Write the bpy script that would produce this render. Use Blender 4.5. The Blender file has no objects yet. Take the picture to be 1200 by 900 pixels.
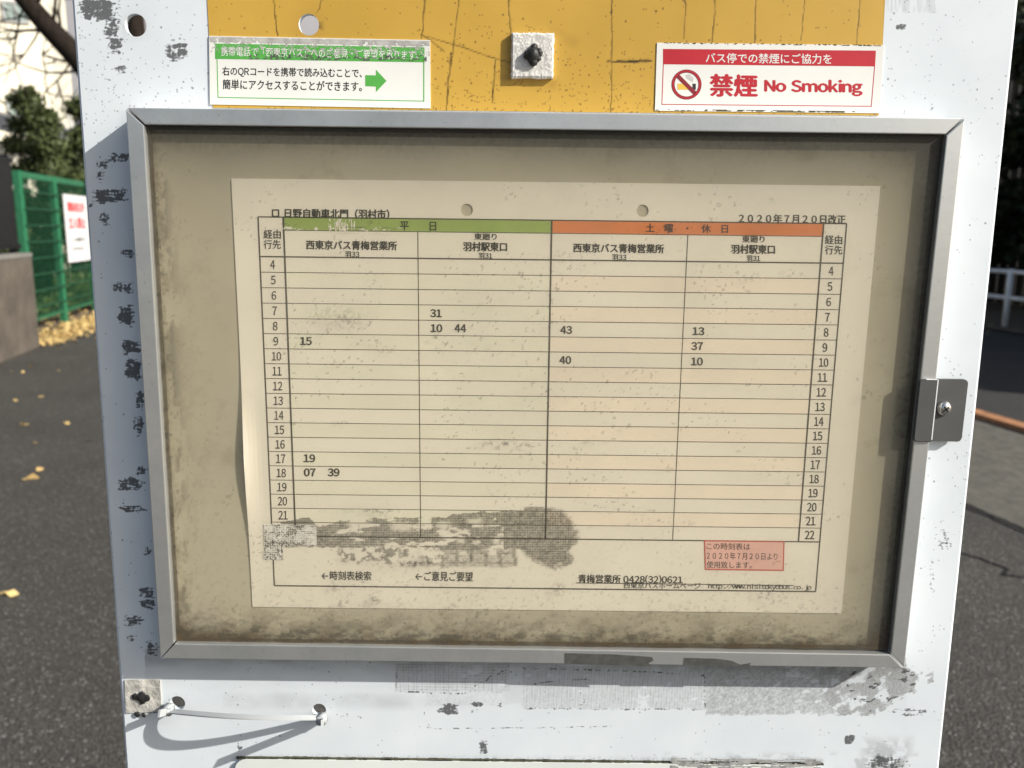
import bpy, bmesh, math, random
import numpy as np
from mathutils import Vector, Matrix

random.seed(7); rng = np.random.default_rng(11)
S = bpy.context.scene
COL = S.collection
D = bpy.data
rad = math.radians

# ------------------------------------------------------------------ camera
FPX = 975.0                                   # focal length in pixels of the 1200 x 900 photograph
CAM = np.array([-0.01964, -0.39710, 1.35])
PITCH, YAW, ROLL = 0.18648, 0.00147, 0.01166
ZO = 1.35 - 0.08462                           # height of the timetable's centre above the ground
_f = np.array([math.sin(YAW)*math.cos(PITCH), math.cos(YAW)*math.cos(PITCH), -math.sin(PITCH)])
_r0 = np.array([math.cos(YAW), -math.sin(YAW), 0.0]); _u0 = np.cross(_r0, _f)
RIGHT = _r0*math.cos(ROLL) + _u0*math.sin(ROLL)
UP = -_r0*math.sin(ROLL) + _u0*math.cos(ROLL)
cd = D.cameras.new('camera'); cam = D.objects.new('camera', cd); COL.objects.link(cam)
cam.matrix_world = Matrix(((RIGHT[0], UP[0], -_f[0], CAM[0]), (RIGHT[1], UP[1], -_f[1], CAM[1]),
                           (RIGHT[2], UP[2], -_f[2], CAM[2]), (0, 0, 0, 1)))
cd.sensor_width = 36.0; cd.lens = 36.0*FPX/1200.0
cd.clip_start = 0.01; cd.clip_end = 600
cd.dof.use_dof = True; cd.dof.focus_distance = 0.39; cd.dof.aperture_fstop = cd.lens/2.0
S.camera = cam

# ------------------------------------------------------------------ light
TOSUN = Vector((2.07, -1.0, 1.42)).normalized()
EL = math.asin(TOSUN.z); AZ = math.atan2(TOSUN.x, TOSUN.y)
W = D.worlds.new('World'); S.world = W; W.use_nodes = True
wn = W.node_tree.nodes; wl = W.node_tree.links
sky = wn.new('ShaderNodeTexSky'); sky.sky_type = 'NISHITA'; sky.sun_disc = False
sky.sun_elevation = EL; sky.sun_rotation = AZ
sky.air_density = 1.0; sky.dust_density = 2.5; sky.ozone_density = 1.0
wl.new(sky.outputs[0], wn['Background'].inputs[0]); wn['Background'].inputs[1].default_value = 0.085
sd = D.lights.new('sun', 'SUN'); sd.energy = 4.6; sd.angle = rad(0.5); sd.color = (1.0, 0.955, 0.88)
so = D.objects.new('sun', sd); COL.objects.link(so)
so.rotation_euler = TOSUN.to_track_quat('Z', 'Y').to_euler(); so.location = (6, -4, 8)
S.view_settings.view_transform = 'Standard'; S.view_settings.look = 'None'
S.view_settings.gamma = 1.0; S.view_settings.exposure = 0.40; S.view_settings.use_curve_mapping = False
S.cycles.use_denoising = True
S.cycles.max_bounces = 8; S.cycles.sample_clamp_indirect = 4; S.cycles.transparent_max_bounces = 12

# ------------------------------------------------------------------ pixel <-> place
def ray(px, py):
    px = np.asarray(px, float); py = np.asarray(py, float)
    return _f*FPX + RIGHT*(px[..., None]-600) - UP*(py[..., None]-450)
def on(px, py, y=0.0):
    """point of the upright plane Y = y that the photograph shows at (px, py)"""
    d = ray(px, py); t = (y-CAM[1])/d[..., 1]
    return CAM + d*t[..., None]
def topx(P):
    d = np.asarray(P, float)-CAM; z = d@_f
    return 600+FPX*(d@RIGHT)/z, 450-FPX*(d@UP)/z
def V(px, py, y=0.0): return Vector(on(px, py, y))
def SY(s, y, z=0.0): return Vector((s-0.2*y, y, z))       # street coordinates: s across, y along

# ------------------------------------------------------------------ noise on arrays
def _h(i, j, seed):
    n = (i.astype(np.int64)*374761393 + j.astype(np.int64)*668265263 + seed*974634541) & 0x7fffffff
    n = ((n ^ (n >> 13))*1274126177) & 0x7fffffff
    return ((n ^ (n >> 16)) & 0xffff)/65535.0
def vn(x, y, seed=0):
    i = np.floor(x); j = np.floor(y); a = x-i; b = y-j
    a = a*a*(3-2*a); b = b*b*(3-2*b)
    return (_h(i, j, seed)*(1-a)+_h(i+1, j, seed)*a)*(1-b) + (_h(i, j+1, seed)*(1-a)+_h(i+1, j+1, seed)*a)*b
def fbm(x, y, seed=0, o=4):
    r = 0; w = 0.5; t = 0
    for k in range(o): r = r+w*vn(x*2**k, y*2**k, seed+k*17); t += w; w *= 0.55
    return r/t
def sst(a, b, x): x = np.clip((x-a)/(b-a), 0, 1); return x*x*(3-2*x)
def box(px, py, x0, y0, x1, y1, s=3.0):
    return sst(-s, s, np.minimum(np.minimum(px-x0, x1-px), np.minimum(py-y0, y1-py)))
def inpoly(px, py, pts):
    r = np.zeros(px.shape, bool); n = len(pts)
    for k in range(n):
        x0, y0 = pts[k]; x1, y1 = pts[(k+1) % n]
        if y0 == y1: continue
        c = ((y0 > py) != (y1 > py)) & (px < (x1-x0)*(py-y0)/(y1-y0)+x0)
        r ^= c
    return r
def dline(px, py, pts):
    d = np.full(px.shape, 1e9)
    for (x0, y0), (x1, y1) in zip(pts[:-1], pts[1:]):
        L = (x1-x0)**2+(y1-y0)**2+1e-9
        t = np.clip(((px-x0)*(x1-x0)+(py-y0)*(y1-y0))/L, 0, 1)
        d = np.minimum(d, np.hypot(px-x0-t*(x1-x0), py-y0-t*(y1-y0)))
    return d

# ------------------------------------------------------------------ materials
class NT:
    def __init__(s, name):
        s.m = D.materials.new(name); s.m.use_nodes = True; s.t = s.m.node_tree
        s.b = s.t.nodes['Principled BSDF']; s.out = s.t.nodes['Material Output']
        s.tc = None
    def n(s, kind, **kw):
        x = s.t.nodes.new('ShaderNode'+kind)
        for k, v in kw.items(): setattr(x, k, v)
        return x
    def l(s, a, b): s.t.links.new(a, b)
    def set(s, sock, v):
        if hasattr(v, 'is_linked') or hasattr(v, 'links'): s.l(v, sock)
        elif isinstance(v, (tuple, list)) and len(v) == 3 and sock.type == 'RGBA': sock.default_value = (*v, 1)
        else: sock.default_value = v
    def coord(s, scale=None, kind='Object'):
        if s.tc is None: s.tc = s.n('TexCoord')
        o = s.tc.outputs[kind]
        if scale is not None:
            mp = s.n('Mapping'); s.l(o, mp.inputs[0]); mp.inputs['Scale'].default_value = scale; o = mp.outputs[0]
        return o
    def noise(s, scale, detail=3, vec=None, rough=0.55):
        x = s.n('TexNoise'); x.inputs['Scale'].default_value = scale; x.inputs['Detail'].default_value = detail
        x.inputs['Roughness'].default_value = rough
        s.l(vec if vec is not None else s.coord(), x.inputs['Vector']); return x.outputs[0]
    def vor(s, scale, vec=None, out='Distance', feature='F1'):
        x = s.n('TexVoronoi'); x.feature = feature; x.inputs['Scale'].default_value = scale
        s.l(vec if vec is not None else s.coord(), x.inputs['Vector']); return x.outputs[out]
    def ramp(s, f, stops):
        x = s.n('ValToRGB'); e = x.color_ramp.elements
        while len(e) < len(stops): e.new(0.5)
        for k, (p, c) in enumerate(stops):
            e[k].position = p; e[k].color = (*c, 1) if isinstance(c, tuple) else (c, c, c, 1)
        s.l(f, x.inputs[0]); return x.outputs[0]
    def mix(s, f, a, b, mode='MIX'):
        x = s.n('MixRGB'); x.blend_type = mode
        s.set(x.inputs[0], f); s.set(x.inputs[1], a); s.set(x.inputs[2], b); return x.outputs[0]
    def math(s, op, a, b=0.0, clamp=False):
        x = s.n('Math'); x.operation = op; x.use_clamp = clamp
        s.set(x.inputs[0], a); s.set(x.inputs[1], b); return x.outputs[0]
    def attr(s, name):
        x = s.n('Attribute'); x.attribute_name = name
        sp = s.n('SeparateColor'); s.l(x.outputs['Color'], sp.inputs[0])
        return sp.outputs[0], sp.outputs[1], sp.outputs[2], x.outputs['Alpha']
    def bump(s, h, strength=0.3, dist=0.002):
        x = s.n('Bump'); x.inputs['Strength'].default_value = strength; x.inputs['Distance'].default_value = dist
        s.l(h, x.inputs['Height']); s.l(x.outputs[0], s.b.inputs['Normal'])
    def fin(s, col=None, rough=None, metal=None, spec=None):
        for k, v in (('Base Color', col), ('Roughness', rough), ('Metallic', metal), ('Specular IOR Level', spec)):
            if v is not None: s.set(s.b.inputs[k], v)
        return s.m

def plain(name, c, rough=0.6, metal=0.0, var=0.12, scale=30, spec=0.4, bump=0.0):
    t = NT(name); f = t.noise(scale, 4)
    a = tuple(x*(1-var) for x in c); b = tuple(min(1, x*(1+var)) for x in c)
    if bump: t.bump(f, bump, 0.5/scale)
    return t.fin(t.ramp(f, [(0.3, a), (0.7, b)]), rough, metal, spec)

def paint_white():
    t = NT('weathered_white_paint'); r, g, b, a = t.attr('dirt_shade')
    base = t.ramp(t.noise(22, 4), [(0.3, (0.675, 0.73, 0.77)), (0.7, (0.75, 0.805, 0.84))])
    # pits: a cell of the pattern holds one when its random number lies under the density in the attribute's alpha
    c = base
    for sc_, rr_, k_, op in ((900, 0.28, 0.42, .42), (560, 0.20, 0.17, .6), (300, 0.11, 0.07, .7)):
        sp = t.n('SeparateColor'); t.l(t.vor(sc_, out='Color'), sp.inputs[0])
        on_ = t.math('LESS_THAN', sp.outputs[0], t.math('MULTIPLY', a, k_))
        near = t.math('LESS_THAN', t.math('ADD', t.vor(sc_), t.math('MULTIPLY', t.math('SUBTRACT', t.noise(900, 2), .5), .35)), t.math('MULTIPLY', t.math('ADD', sp.outputs[1], .55), rr_))
        c = t.mix(t.math('MULTIPLY', t.math('MULTIPLY', on_, near), op), c, (0.10, 0.10, 0.10))
    fl = t.noise(1300, 2)
    res = t.mix(t.ramp(fl, [(.35, 0.), (.65, 1.)]), (0.17, 0.175, 0.177), (0.46, 0.47, 0.47))
    gg = t.math('ADD', g, t.math('MULTIPLY', t.math('SUBTRACT', fl, 0.5), 0.5))
    c = t.mix(t.ramp(gg, [(0.22, 0.0), (0.85, 0.82)]), c, res)
    c = t.mix(t.math('MULTIPLY', b, 0.9), c, (0.10, 0.095, 0.085))
    sc = t.math('ADD', r, t.math('MULTIPLY', t.math('SUBTRACT', t.noise(600, 2, t.coord((0.35, 1, 1.6))), 0.5), 0.9))
    c = t.mix(t.ramp(sc, [(0.38, 0.0), (0.66, 0.88)]), c, (0.045, 0.045, 0.047))
    t.bump(t.noise(140, 3), 0.06, 0.0006)
    return t.fin(c, t.math('ADD', t.math('MULTIPLY', r, 0.3), 0.42), 0.0, 0.45)

def paint_yellow():
    t = NT('cracked_yellow_film'); r, g, b, a = t.attr('dirt_shade')
    base = t.ramp(t.noise(9, 5), [(0.28, (0.50, 0.305, 0.048)), (0.72, (0.65, 0.40, 0.07))])
    # pits: a cell of the pattern holds one when its random number lies under the density in the attribute's alpha
    c = base
    for sc_, rr_, k_, op in ((900, 0.28, 0.55, .5), (560, 0.20, 0.30, .65), (300, 0.11, 0.14, .75)):
        sp = t.n('SeparateColor'); t.l(t.vor(sc_, out='Color'), sp.inputs[0])
        on_ = t.math('LESS_THAN', sp.outputs[0], t.math('MULTIPLY', a, k_))
        near = t.math('LESS_THAN', t.math('ADD', t.vor(sc_), t.math('MULTIPLY', t.math('SUBTRACT', t.noise(900, 2), .5), .35)), t.math('MULTIPLY', t.math('ADD', sp.outputs[1], .55), rr_))
        c = t.mix(t.math('MULTIPLY', t.math('MULTIPLY', on_, near), op), c, (0.17, 0.095, 0.025))
    c = t.mix(t.math('MULTIPLY', b, 0.85), c, (0.20, 0.11, 0.03))
    c = t.mix(t.math('MULTIPLY', r, 0.95), c, (0.035, 0.022, 0.01))
    t.bump(t.math('SUBTRACT', t.noise(120, 2), r), 0.12, 0.0006)
    return t.fin(c, 0.45, 0.0, 0.4)

def alu():
    t = NT('weathered_aluminium'); v = t.coord((1, 1, 1))
    n = t.noise(28, 6, rough=.65); m = t.noise(520, 2)
    c = t.ramp(n, [(0.3, (0.52, 0.54, 0.54)), (0.7, (0.76, 0.77, 0.755))])
    c = t.mix(t.ramp(m, [(0.69, 0.0), (0.78, 0.4)]), c, (0.24, 0.24, 0.23))
    t.bump(t.noise(300, 3), 0.05, 0.0004)
    return t.fin(c, t.ramp(n, [(0.3, 0.44), (0.7, 0.30)]), 0.78, 0.5)

def dusty_acrylic():
    """old acrylic: clear, clouded by scratches (translucent) and dust (diffuse); R haze, G brown grime and faint edge shade, B tape residue, A scuffs and painted frame shadow"""
    t = NT('clouded_acrylic'); r, g, b, a = t.attr('dirt_shade')
    fine = t.noise(420, 3)
    tr = t.n('BsdfTransparent'); tr.inputs[0].default_value = (0.975, 0.965, 0.93, 1)
    tl = t.n('BsdfTranslucent'); tl.inputs[0].default_value = (0.86, 0.84, 0.76, 1)
    df = t.n('BsdfDiffuse'); df.inputs[0].default_value = (0.50, 0.48, 0.42, 1)
    m1 = t.n('MixShader'); m1.inputs[0].default_value = 0.15
    t.l(tr.outputs[0], m1.inputs[1]); t.l(tl.outputs[0], m1.inputs[2])
    m2 = t.n('MixShader'); t.l(t.math('MULTIPLY', r, t.math('ADD', t.math('MULTIPLY', fine, 0.5), 0.75)), m2.inputs[0])
    t.l(m1.outputs[0], m2.inputs[1]); t.l(df.outputs[0], m2.inputs[2])
    br = t.n('BsdfDiffuse'); br.inputs[0].default_value = (0.085, 0.062, 0.036, 1)
    gg = t.math('ADD', g, t.math('MULTIPLY', t.math('SUBTRACT', fine, 0.5), 0.6))
    m3 = t.n('MixShader'); t.l(t.math('MULTIPLY', t.ramp(gg, [(0.12, 0.0), (0.95, 0.85)]), t.math('MINIMUM', t.math('MULTIPLY', g, 5.0), 1.0)), m3.inputs[0])
    t.l(m2.outputs[0], m3.inputs[1]); t.l(br.outputs[0], m3.inputs[2])
    gr = t.n('BsdfDiffuse'); t.l(t.ramp(t.noise(240, 3), [(0.35, (0.13, 0.125, 0.105)), (0.7, (0.33, 0.31, 0.26))]), gr.inputs[0])
    m4 = t.n('MixShader'); t.l(t.math('MULTIPLY', b, 0.72), m4.inputs[0])
    t.l(m3.outputs[0], m4.inputs[1]); t.l(gr.outputs[0], m4.inputs[2])
    bk = t.n('BsdfDiffuse'); bk.inputs[0].default_value = (0.055, 0.053, 0.046, 1)
    m5 = t.n('MixShader'); t.l(t.math('MULTIPLY', a, 0.85), m5.inputs[0])
    t.l(m4.outputs[0], m5.inputs[1]); t.l(bk.outputs[0], m5.inputs[2])
    gl = t.n('BsdfGlossy'); gl.inputs[0].default_value = (1, 1, 1, 1); gl.inputs[1].default_value = 0.25
    m6 = t.n('MixShader'); m6.inputs[0].default_value = 0.012
    t.l(m5.outputs[0], m6.inputs[1]); t.l(gl.outputs[0], m6.inputs[2])
    t.l(m6.outputs[0], t.out.inputs[0]); return t.m

def clear_acrylic():
    t = NT('clear_acrylic_back')
    tr = t.n('BsdfTransparent'); tr.inputs[0].default_value = (0.985, 0.98, 0.96, 1)
    t.l(tr.outputs[0], t.out.inputs[0]); return t.m

def paper():
    t = NT('yellowed_paper')
    c = t.ramp(t.noise(9, 5), [(0.28, (0.69, 0.645, 0.55)), (0.72, (0.77, 0.725, 0.635))])
    st = t.ramp(t.noise(38, 6, rough=0.7), [(0.62, 0.0), (0.78, 0.16)])
    c = t.mix(st, c, (0.34, 0.31, 0.25))
    st2 = t.ramp(t.noise(150, 4, rough=0.7), [(0.68, 0.0), (0.78, 0.25)])
    c = t.mix(st2, c, (0.30, 0.26, 0.20))
    return t.fin(c, 0.85, 0, 0.2)

def backing():
    t = NT('stained_backing_board')
    c = t.ramp(t.noise(10, 5), [(0.28, (0.385, 0.355, 0.275)), (0.72, (0.48, 0.445, 0.35))])
    st = t.ramp(t.noise(45, 6, rough=0.72), [(0.56, 0.0), (0.75, 0.45)])
    c = t.mix(st, c, (0.22, 0.19, 0.13))
    return t.fin(c, 0.8, 0, 0.2)

def asphalt(name, lo, hi, sparkle=0.5):
    t = NT(name); v = t.coord()
    cell = t.vor(150, v, 'Color'); d = t.vor(150, v)
    sep = t.n('SeparateColor'); t.l(cell, sep.inputs[0])
    c = t.mix(t.ramp(sep.outputs[0], [(0.2, 0.0), (1.0, 1.0)]), lo, hi)
    c = t.mix(t.math('MULTIPLY', t.math('GREATER_THAN', sep.outputs[1], 0.955), sparkle), c, (0.42, 0.41, 0.38))
    c = t.mix(t.ramp(t.noise(1.3, 5), [(0.35, 0.0), (0.7, 0.35)]), c, tuple(x*0.55 for x in lo))
    c = t.mix(t.ramp(d, [(0.35, 0.0), (0.75, 0.6)]), c, tuple(x*0.4 for x in lo))
    t.bump(d, 0.7, 0.006)
    return t.fin(c, 0.8, 0, 0.35)

def bark():
    t = NT('dark_bark'); n = t.noise(9, 6, t.coord((3, 3, 0.7)), 0.7)
    t.bump(n, 0.8, 0.03)
    return t.fin(t.ramp(n, [(0.3, (0.012, 0.009, 0.007)), (0.75, (0.042, 0.033, 0.026))]), 0.9, 0, 0.1)

def leafmat(name, c0, c1):
    t = NT(name); oi = t.n('NewGeometry')
    c = t.mix(t.noise(2.6, 3), c0, c1)
    c = t.mix(t.math('MULTIPLY', oi.outputs['Random Per Island'], 0.55), c, tuple(min(1, x*1.9) for x in c1))
    return t.fin(c, 0.55, 0, 0.35)

M = dict(
    white=paint_white(), yellow=paint_yellow(), alu=alu(), pane=dusty_acrylic(), clear=clear_acrylic(),
    paper=paper(), backing=backing(),
    asphalt=asphalt('worn_asphalt', (0.064, 0.060, 0.052), (0.128, 0.121, 0.104), 0.6),
    road=asphalt('road_asphalt', (0.050, 0.047, 0.042), (0.085, 0.081, 0.073), 0.2),
    paving=plain('cement_paving', (0.115, 0.108, 0.088), 0.85, var=0.18, scale=9, bump=0.3),
    soil=plain('dry_soil', (0.13, 0.10, 0.07), 0.95, var=0.3, scale=5, bump=0.5),
    kerb=plain('worn_orange_kerb_paint', (0.42, 0.20, 0.095), 0.8, var=0.3, scale=14),
    ink=plain('black_print', (0.020, 0.018, 0.016), 0.7, var=0.25, scale=90),
    ruleink=plain('grey_rule_print', (0.040, 0.035, 0.028), 0.7, var=0.25, scale=120),
    green=plain('faded_green_print', (0.27, 0.36, 0.10), 0.7, var=0.1, scale=40),
    orange=plain('faded_orange_print', (0.60, 0.185, 0.055), 0.7, var=0.1, scale=40),
    pink=plain('pink_print', (0.70, 0.42, 0.36), 0.7, var=0.05, scale=40),
    redline=plain('dull_red_print', (0.46, 0.07, 0.05), 0.7),
    tint_o=plain('pale_orange_tint', (0.765, 0.675, 0.56), 0.85, var=0.05, scale=20),
    tint_g=plain('pale_green_tint', (0.715, 0.685, 0.565), 0.85, var=0.05, scale=20),
    sticker=plain('sticker_white', (0.80, 0.80, 0.755), 0.5, var=0.05, scale=25),
    sgreen=plain('sticker_green', (0.10, 0.42, 0.075), 0.5, var=0.1, scale=60),
    sred=plain('sticker_red', (0.50, 0.022, 0.035), 0.45, var=0.08, scale=60),
    sredd=plain('sticker_dark_red', (0.27, 0.03, 0.04), 0.4, var=0.15, scale=60),
    syel=plain('sticker_yellow', (0.80, 0.52, 0.08), 0.5),
    sgrey=plain('sticker_grey', (0.55, 0.55, 0.53), 0.5),
    sink=plain('sticker_ink', (0.03, 0.03, 0.028), 0.5, var=0.2, scale=100),
    latch=plain('grey_latch_paint', (0.092, 0.094, 0.092), 0.42, var=0.08, scale=60, spec=0.4),
    steel=plain('plated_steel', (0.70, 0.69, 0.66), 0.22, 0.95, var=0.08, scale=200),
    black=plain('black_gap', (0.012, 0.012, 0.012), 0.8),
    foam=plain('foam_tape', (0.66, 0.645, 0.61), 0.9, var=0.16, scale=500, bump=0.5),
    goo=plain('black_sealant', (0.022, 0.022, 0.022), 0.5, var=0.3, scale=300, bump=0.4),
    nylon=plain('white_nylon', (0.42, 0.44, 0.45), 0.35, var=0.03),
    plate=plain('cream_plate_paint', (0.72, 0.755, 0.72), 0.5, var=0.08, scale=20),
    moss=plain('dark_moss_dirt', (0.055, 0.055, 0.032), 0.95, var=0.5, scale=300, bump=0.6),
    gal=plain('galvanised_pole', (0.42, 0.43, 0.43), 0.4, 0.7, var=0.15, scale=30),
    conc=plain('stained_concrete', (0.115, 0.098, 0.078), 0.9, var=0.25, scale=3, bump=0.25),
    conclt=plain('grey_concrete', (0.22, 0.21, 0.19), 0.9, var=0.15, scale=6, bump=0.2),
    fgreen=plain('green_fence_paint', (0.030, 0.165, 0.080), 0.45, var=0.12, scale=10),
    fblack=plain('black_fence_paint', (0.011, 0.011, 0.012), 0.4, var=0.2, scale=10),
    signw=plain('white_sign_board', (0.82, 0.82, 0.82), 0.5, var=0.03),
    signr=plain('sign_red_letters', (0.72, 0.05, 0.06), 0.5),
    signk=plain('sign_black_letters', (0.05, 0.05, 0.05), 0.5),
    wallc=plain('cream_render', (0.90, 0.845, 0.68), 0.85, var=0.05, scale=0.6),
    glass=plain('pale_window_blind', (0.30, 0.37, 0.34), 0.25, var=0.12, scale=1.2, spec=0.6),
    wframe=plain('window_frame_grey', (0.42, 0.43, 0.42), 0.4),
    roof=plain('grey_metal_roof', (0.16, 0.165, 0.175), 0.5, 0.2, var=0.2, scale=3),
    rail=plain('white_rail_paint', (0.82, 0.82, 0.80), 0.5, var=0.1, scale=8),
    fwire=plain('green_wire', (0.014, 0.075, 0.036), 0.5, var=0.15, scale=10), bark=bark(),
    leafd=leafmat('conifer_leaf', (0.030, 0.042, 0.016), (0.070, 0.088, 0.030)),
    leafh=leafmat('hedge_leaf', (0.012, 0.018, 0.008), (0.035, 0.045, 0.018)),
    leafy=leafmat('fallen_yellow_leaf', (0.34, 0.21, 0.085), (0.58, 0.41, 0.17)),
    grass=leafmat('grass_blade', (0.06, 0.10, 0.025), (0.10, 0.14, 0.04)),
)

# ------------------------------------------------------------------ object helpers
def link(name, me, mats=None, parent=None, smooth=False):
    o = D.objects.new(name, me); COL.objects.link(o)
    for m in (mats if isinstance(mats, (list, tuple)) else [mats]):
        if m is not None: me.materials.append(m)
    if parent is not None:
        o.parent = parent
        o.matrix_parent_inverse = Matrix.Translation(-parent.location)
    if smooth: me.polygons.foreach_set('use_smooth', [True]*len(me.polygons))
    return o
def tag(o, label, cat, group=None, kind=None):
    if label: o['label'] = label
    if cat: o['category'] = cat
    if group: o['group'] = group
    if kind: o['kind'] = kind
    return o
def thing(name, loc, label, cat, group=None):
    o = D.objects.new(name, None); o.empty_display_size = 0.05; COL.objects.link(o); o.location = loc
    return tag(o, label, cat, group)
def part(name, bm, mats, parent, smooth=False, label=None):
    me = D.meshes.new(name); bmesh.ops.recalc_face_normals(bm, faces=bm.faces); bm.to_mesh(me); bm.free()
    o = link(name, me, mats, parent, smooth)
    if label: o['label'] = label
    return o
def shell(name, me_or_bm, mats, label=None, cat=None, group=None, kind=None, smooth=False):
    o = part(name, me_or_bm, mats, None, smooth); return tag(o, label, cat, group, kind)
def bx(bm, x0, x1, y0, y1, z0, z1, mat=0):
    v = [bm.verts.new((x, y, z)) for z in (z0, z1) for y in (y0, y1) for x in (x0, x1)]
    for f in ((0, 1, 3, 2), (4, 6, 7, 5), (0, 4, 5, 1), (2, 3, 7, 6), (0, 2, 6, 4), (1, 5, 7, 3)):
        bm.faces.new([v[k] for k in f]).material_index = mat
    return v
def beam(bm, a, b, w, h, up=Vector((0, 0, 1)), mat=0):
    a = Vector(a); b = Vector(b); d = (b-a).normalized()
    s = d.cross(up);
    if s.length < 1e-4: s = d.cross(Vector((0, 1, 0)))
    s.normalize(); u = s.cross(d).normalized()
    v = [bm.verts.new(p+s*(w/2*i)+u*(h/2*j)) for p in (a, b) for i, j in ((-1, -1), (1, -1), (1, 1), (-1, 1))]
    for f in ((3, 2, 1, 0), (4, 5, 6, 7), (0, 1, 5, 4), (1, 2, 6, 5), (2, 3, 7, 6), (3, 0, 4, 7)):
        bm.faces.new([v[k] for k in f]).material_index = mat
def tube(bm, pts, radii, n=8, cap=True, mat=0):
    pts = [Vector(p) for p in pts]; rings = []
    for k, p in enumerate(pts):
        d = (pts[min(k+1, len(pts)-1)]-pts[max(k-1, 0)]).normalized()
        s = d.cross(Vector((0.13, 0.97, 0.2))).normalized(); u = s.cross(d)
        r = radii[k] if hasattr(radii, '__len__') else radii
        rings.append([bm.verts.new(p+(s*math.cos(2*math.pi*i/n)+u*math.sin(2*math.pi*i/n))*r) for i in range(n)])
    for a, b in zip(rings[:-1], rings[1:]):
        for i in range(n):
            bm.faces.new((a[i], a[(i+1) % n], b[(i+1) % n], b[i])).material_index = mat
    if cap:
        bm.faces.new(list(reversed(rings[0]))).material_index = mat; bm.faces.new(rings[-1]).material_index = mat
def prism(bm, pts, y, thick, mat=0):
    """polygon (world x, z) standing in the plane Y = y, going back by thick"""
    a = [bm.verts.new((p[0], y, p[1])) for p in pts]; b = [bm.verts.new((p[0], y+thick, p[1])) for p in pts]
    bm.faces.new(a).material_index = mat; bm.faces.new(list(reversed(b))).material_index = mat
    n = len(pts)
    for k in range(n): bm.faces.new((a[k], b[k], b[(k+1) % n], a[(k+1) % n])).material_index = mat
def xz(px, py, y): p = on(px, py, y); return (p[0], p[2])
def pxprism(bm, pts, y, thick, mat=0): prism(bm, [xz(*p, y) for p in pts], y, thick, mat)
def pxrect(bm, x0, y0, x1, y1, y, thick=0.00001, mat=0, dy=None, dx=0):
    """rectangle seen in the photograph; dy: how much lower its right end lies"""
    if dy is None: dy = 0.0118*(x1-x0)
    pxprism(bm, [(x0, y0), (x1, y0+dy), (x1-dx, y1+dy), (x0+dx, y1)], y, thick, mat)
def rounded(x0, z0, x1, z1, r, n=5, which='abcd'):
    out = []
    for c, (cx, cz), a0 in (('a', (x0+r, z0+r), 180), ('b', (x1-r, z0+r), 270), ('c', (x1-r, z1-r), 0), ('d', (x0+r, z1-r), 90)):
        if c in which:
            for k in range(n+1):
                a = rad(a0+90*k/n); out.append((cx+r*math.cos(a), cz+r*math.sin(a)))
        else:
            out.append({'a': (x0, z0), 'b': (x1, z0), 'c': (x1, z1), 'd': (x0, z1)}[c])
    return out

# ------------------------------------------------------------------ lettering (built-in font)
_fc = D.curves.new('lettering', 'FONT'); _fo = D.objects.new('lettering', _fc); COL.objects.link(_fo)
_fc.resolution_u = 3; _fc.fill_mode = 'FRONT'
_fc.body = '\u65e5\u65e5'
_G = {}
def glyph(ch):
    if ch not in _G:
        _fc.body = ch; bpy.context.view_layer.update()
        dg = bpy.context.evaluated_depsgraph_get()
        me = D.meshes.new_from_object(_fo.evaluated_get(dg)); n = len(me.vertices)
        co = np.zeros(n*3); me.vertices.foreach_get('co', co)
        _G[ch] = (co.reshape(-1, 3)[:, :2], [tuple(p.vertices) for p in me.polygons]); D.meshes.remove(me)
    return _G[ch]
EM = glyph('\u65e5\u65e5')[0][:, 0].max()-glyph('\u65e5')[0][:, 0].max()
def letters(text, mono=False):
    """lay the text out glyph by glyph: Latin letters and digits take their wide forms, set close or on a fixed pitch"""
    P, F, x, n = [], [], 0.0, 0
    for ch in text:
        if ch == ' ': x += EM*(0.5 if mono else 0.28); continue
        if ch == '\u3000': x += EM; continue
        lat = 0x21 <= ord(ch) <= 0x7e
        co, fs = glyph(chr(ord(ch)+0xfee0) if lat else ch)
        lo, hi = co[:, 0].min(), co[:, 0].max()
        if lat and mono: off = x+EM*0.25-(lo+hi)/2; adv = EM*0.5
        elif lat: off = x+EM*0.045-lo; adv = hi-lo+EM*0.09
        else: off = x; adv = EM
        P.append(co+np.array([off, 0.0])); F += [tuple(i+n for i in f) for f in fs]; n += len(co); x += adv
    return np.concatenate(P), F
def lettering(name, text, place, bold, mat, parent, mono=False):
    """place(u, v, layer) -> points; bold strikes the letters again, a hair aside and a hair in front"""
    co, F = letters(text, mono); lo, hi = co.min(0), co.max(0); hgt = hi[1]-lo[1]
    off = [(0, 0)] if bold <= 0 else [(-bold, 0), (bold, 0), (0, bold*0.6), (0, -bold*0.6)]
    PP, FF, n = [], [], 0
    for k, (dx, dy) in enumerate(off):
        q = co+np.array([dx*EM, dy*EM])
        u = (q[:, 0]-lo[0])/max(hi[0]-lo[0], 1e-6); v = (q[:, 1]-lo[1])/max(hgt, 1e-6)
        PP.append(place(u, v, k)); FF += [tuple(i+n for i in f) for f in F]; n += len(co)
    me = D.meshes.new(name); me.from_pydata(np.concatenate(PP).tolist(), [], FF); me.update()
    return link(name, me, mat, parent)
def text_px(name, text, x0, y0, x1, y1, y, mat, parent, bold=0.0, dy=None, mono=False):
    """letters filling the photograph's box (x0, y0)-(x1, y1) on the plane Y = y"""
    if dy is None: dy = 0.0118*(x1-x0)
    return lettering(name, text, lambda u, v, k: on(x0+u*(x1-x0), y1+v*(y0-y1)+u*dy, y-k*0.000006), bold, mat, parent, mono)
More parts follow.
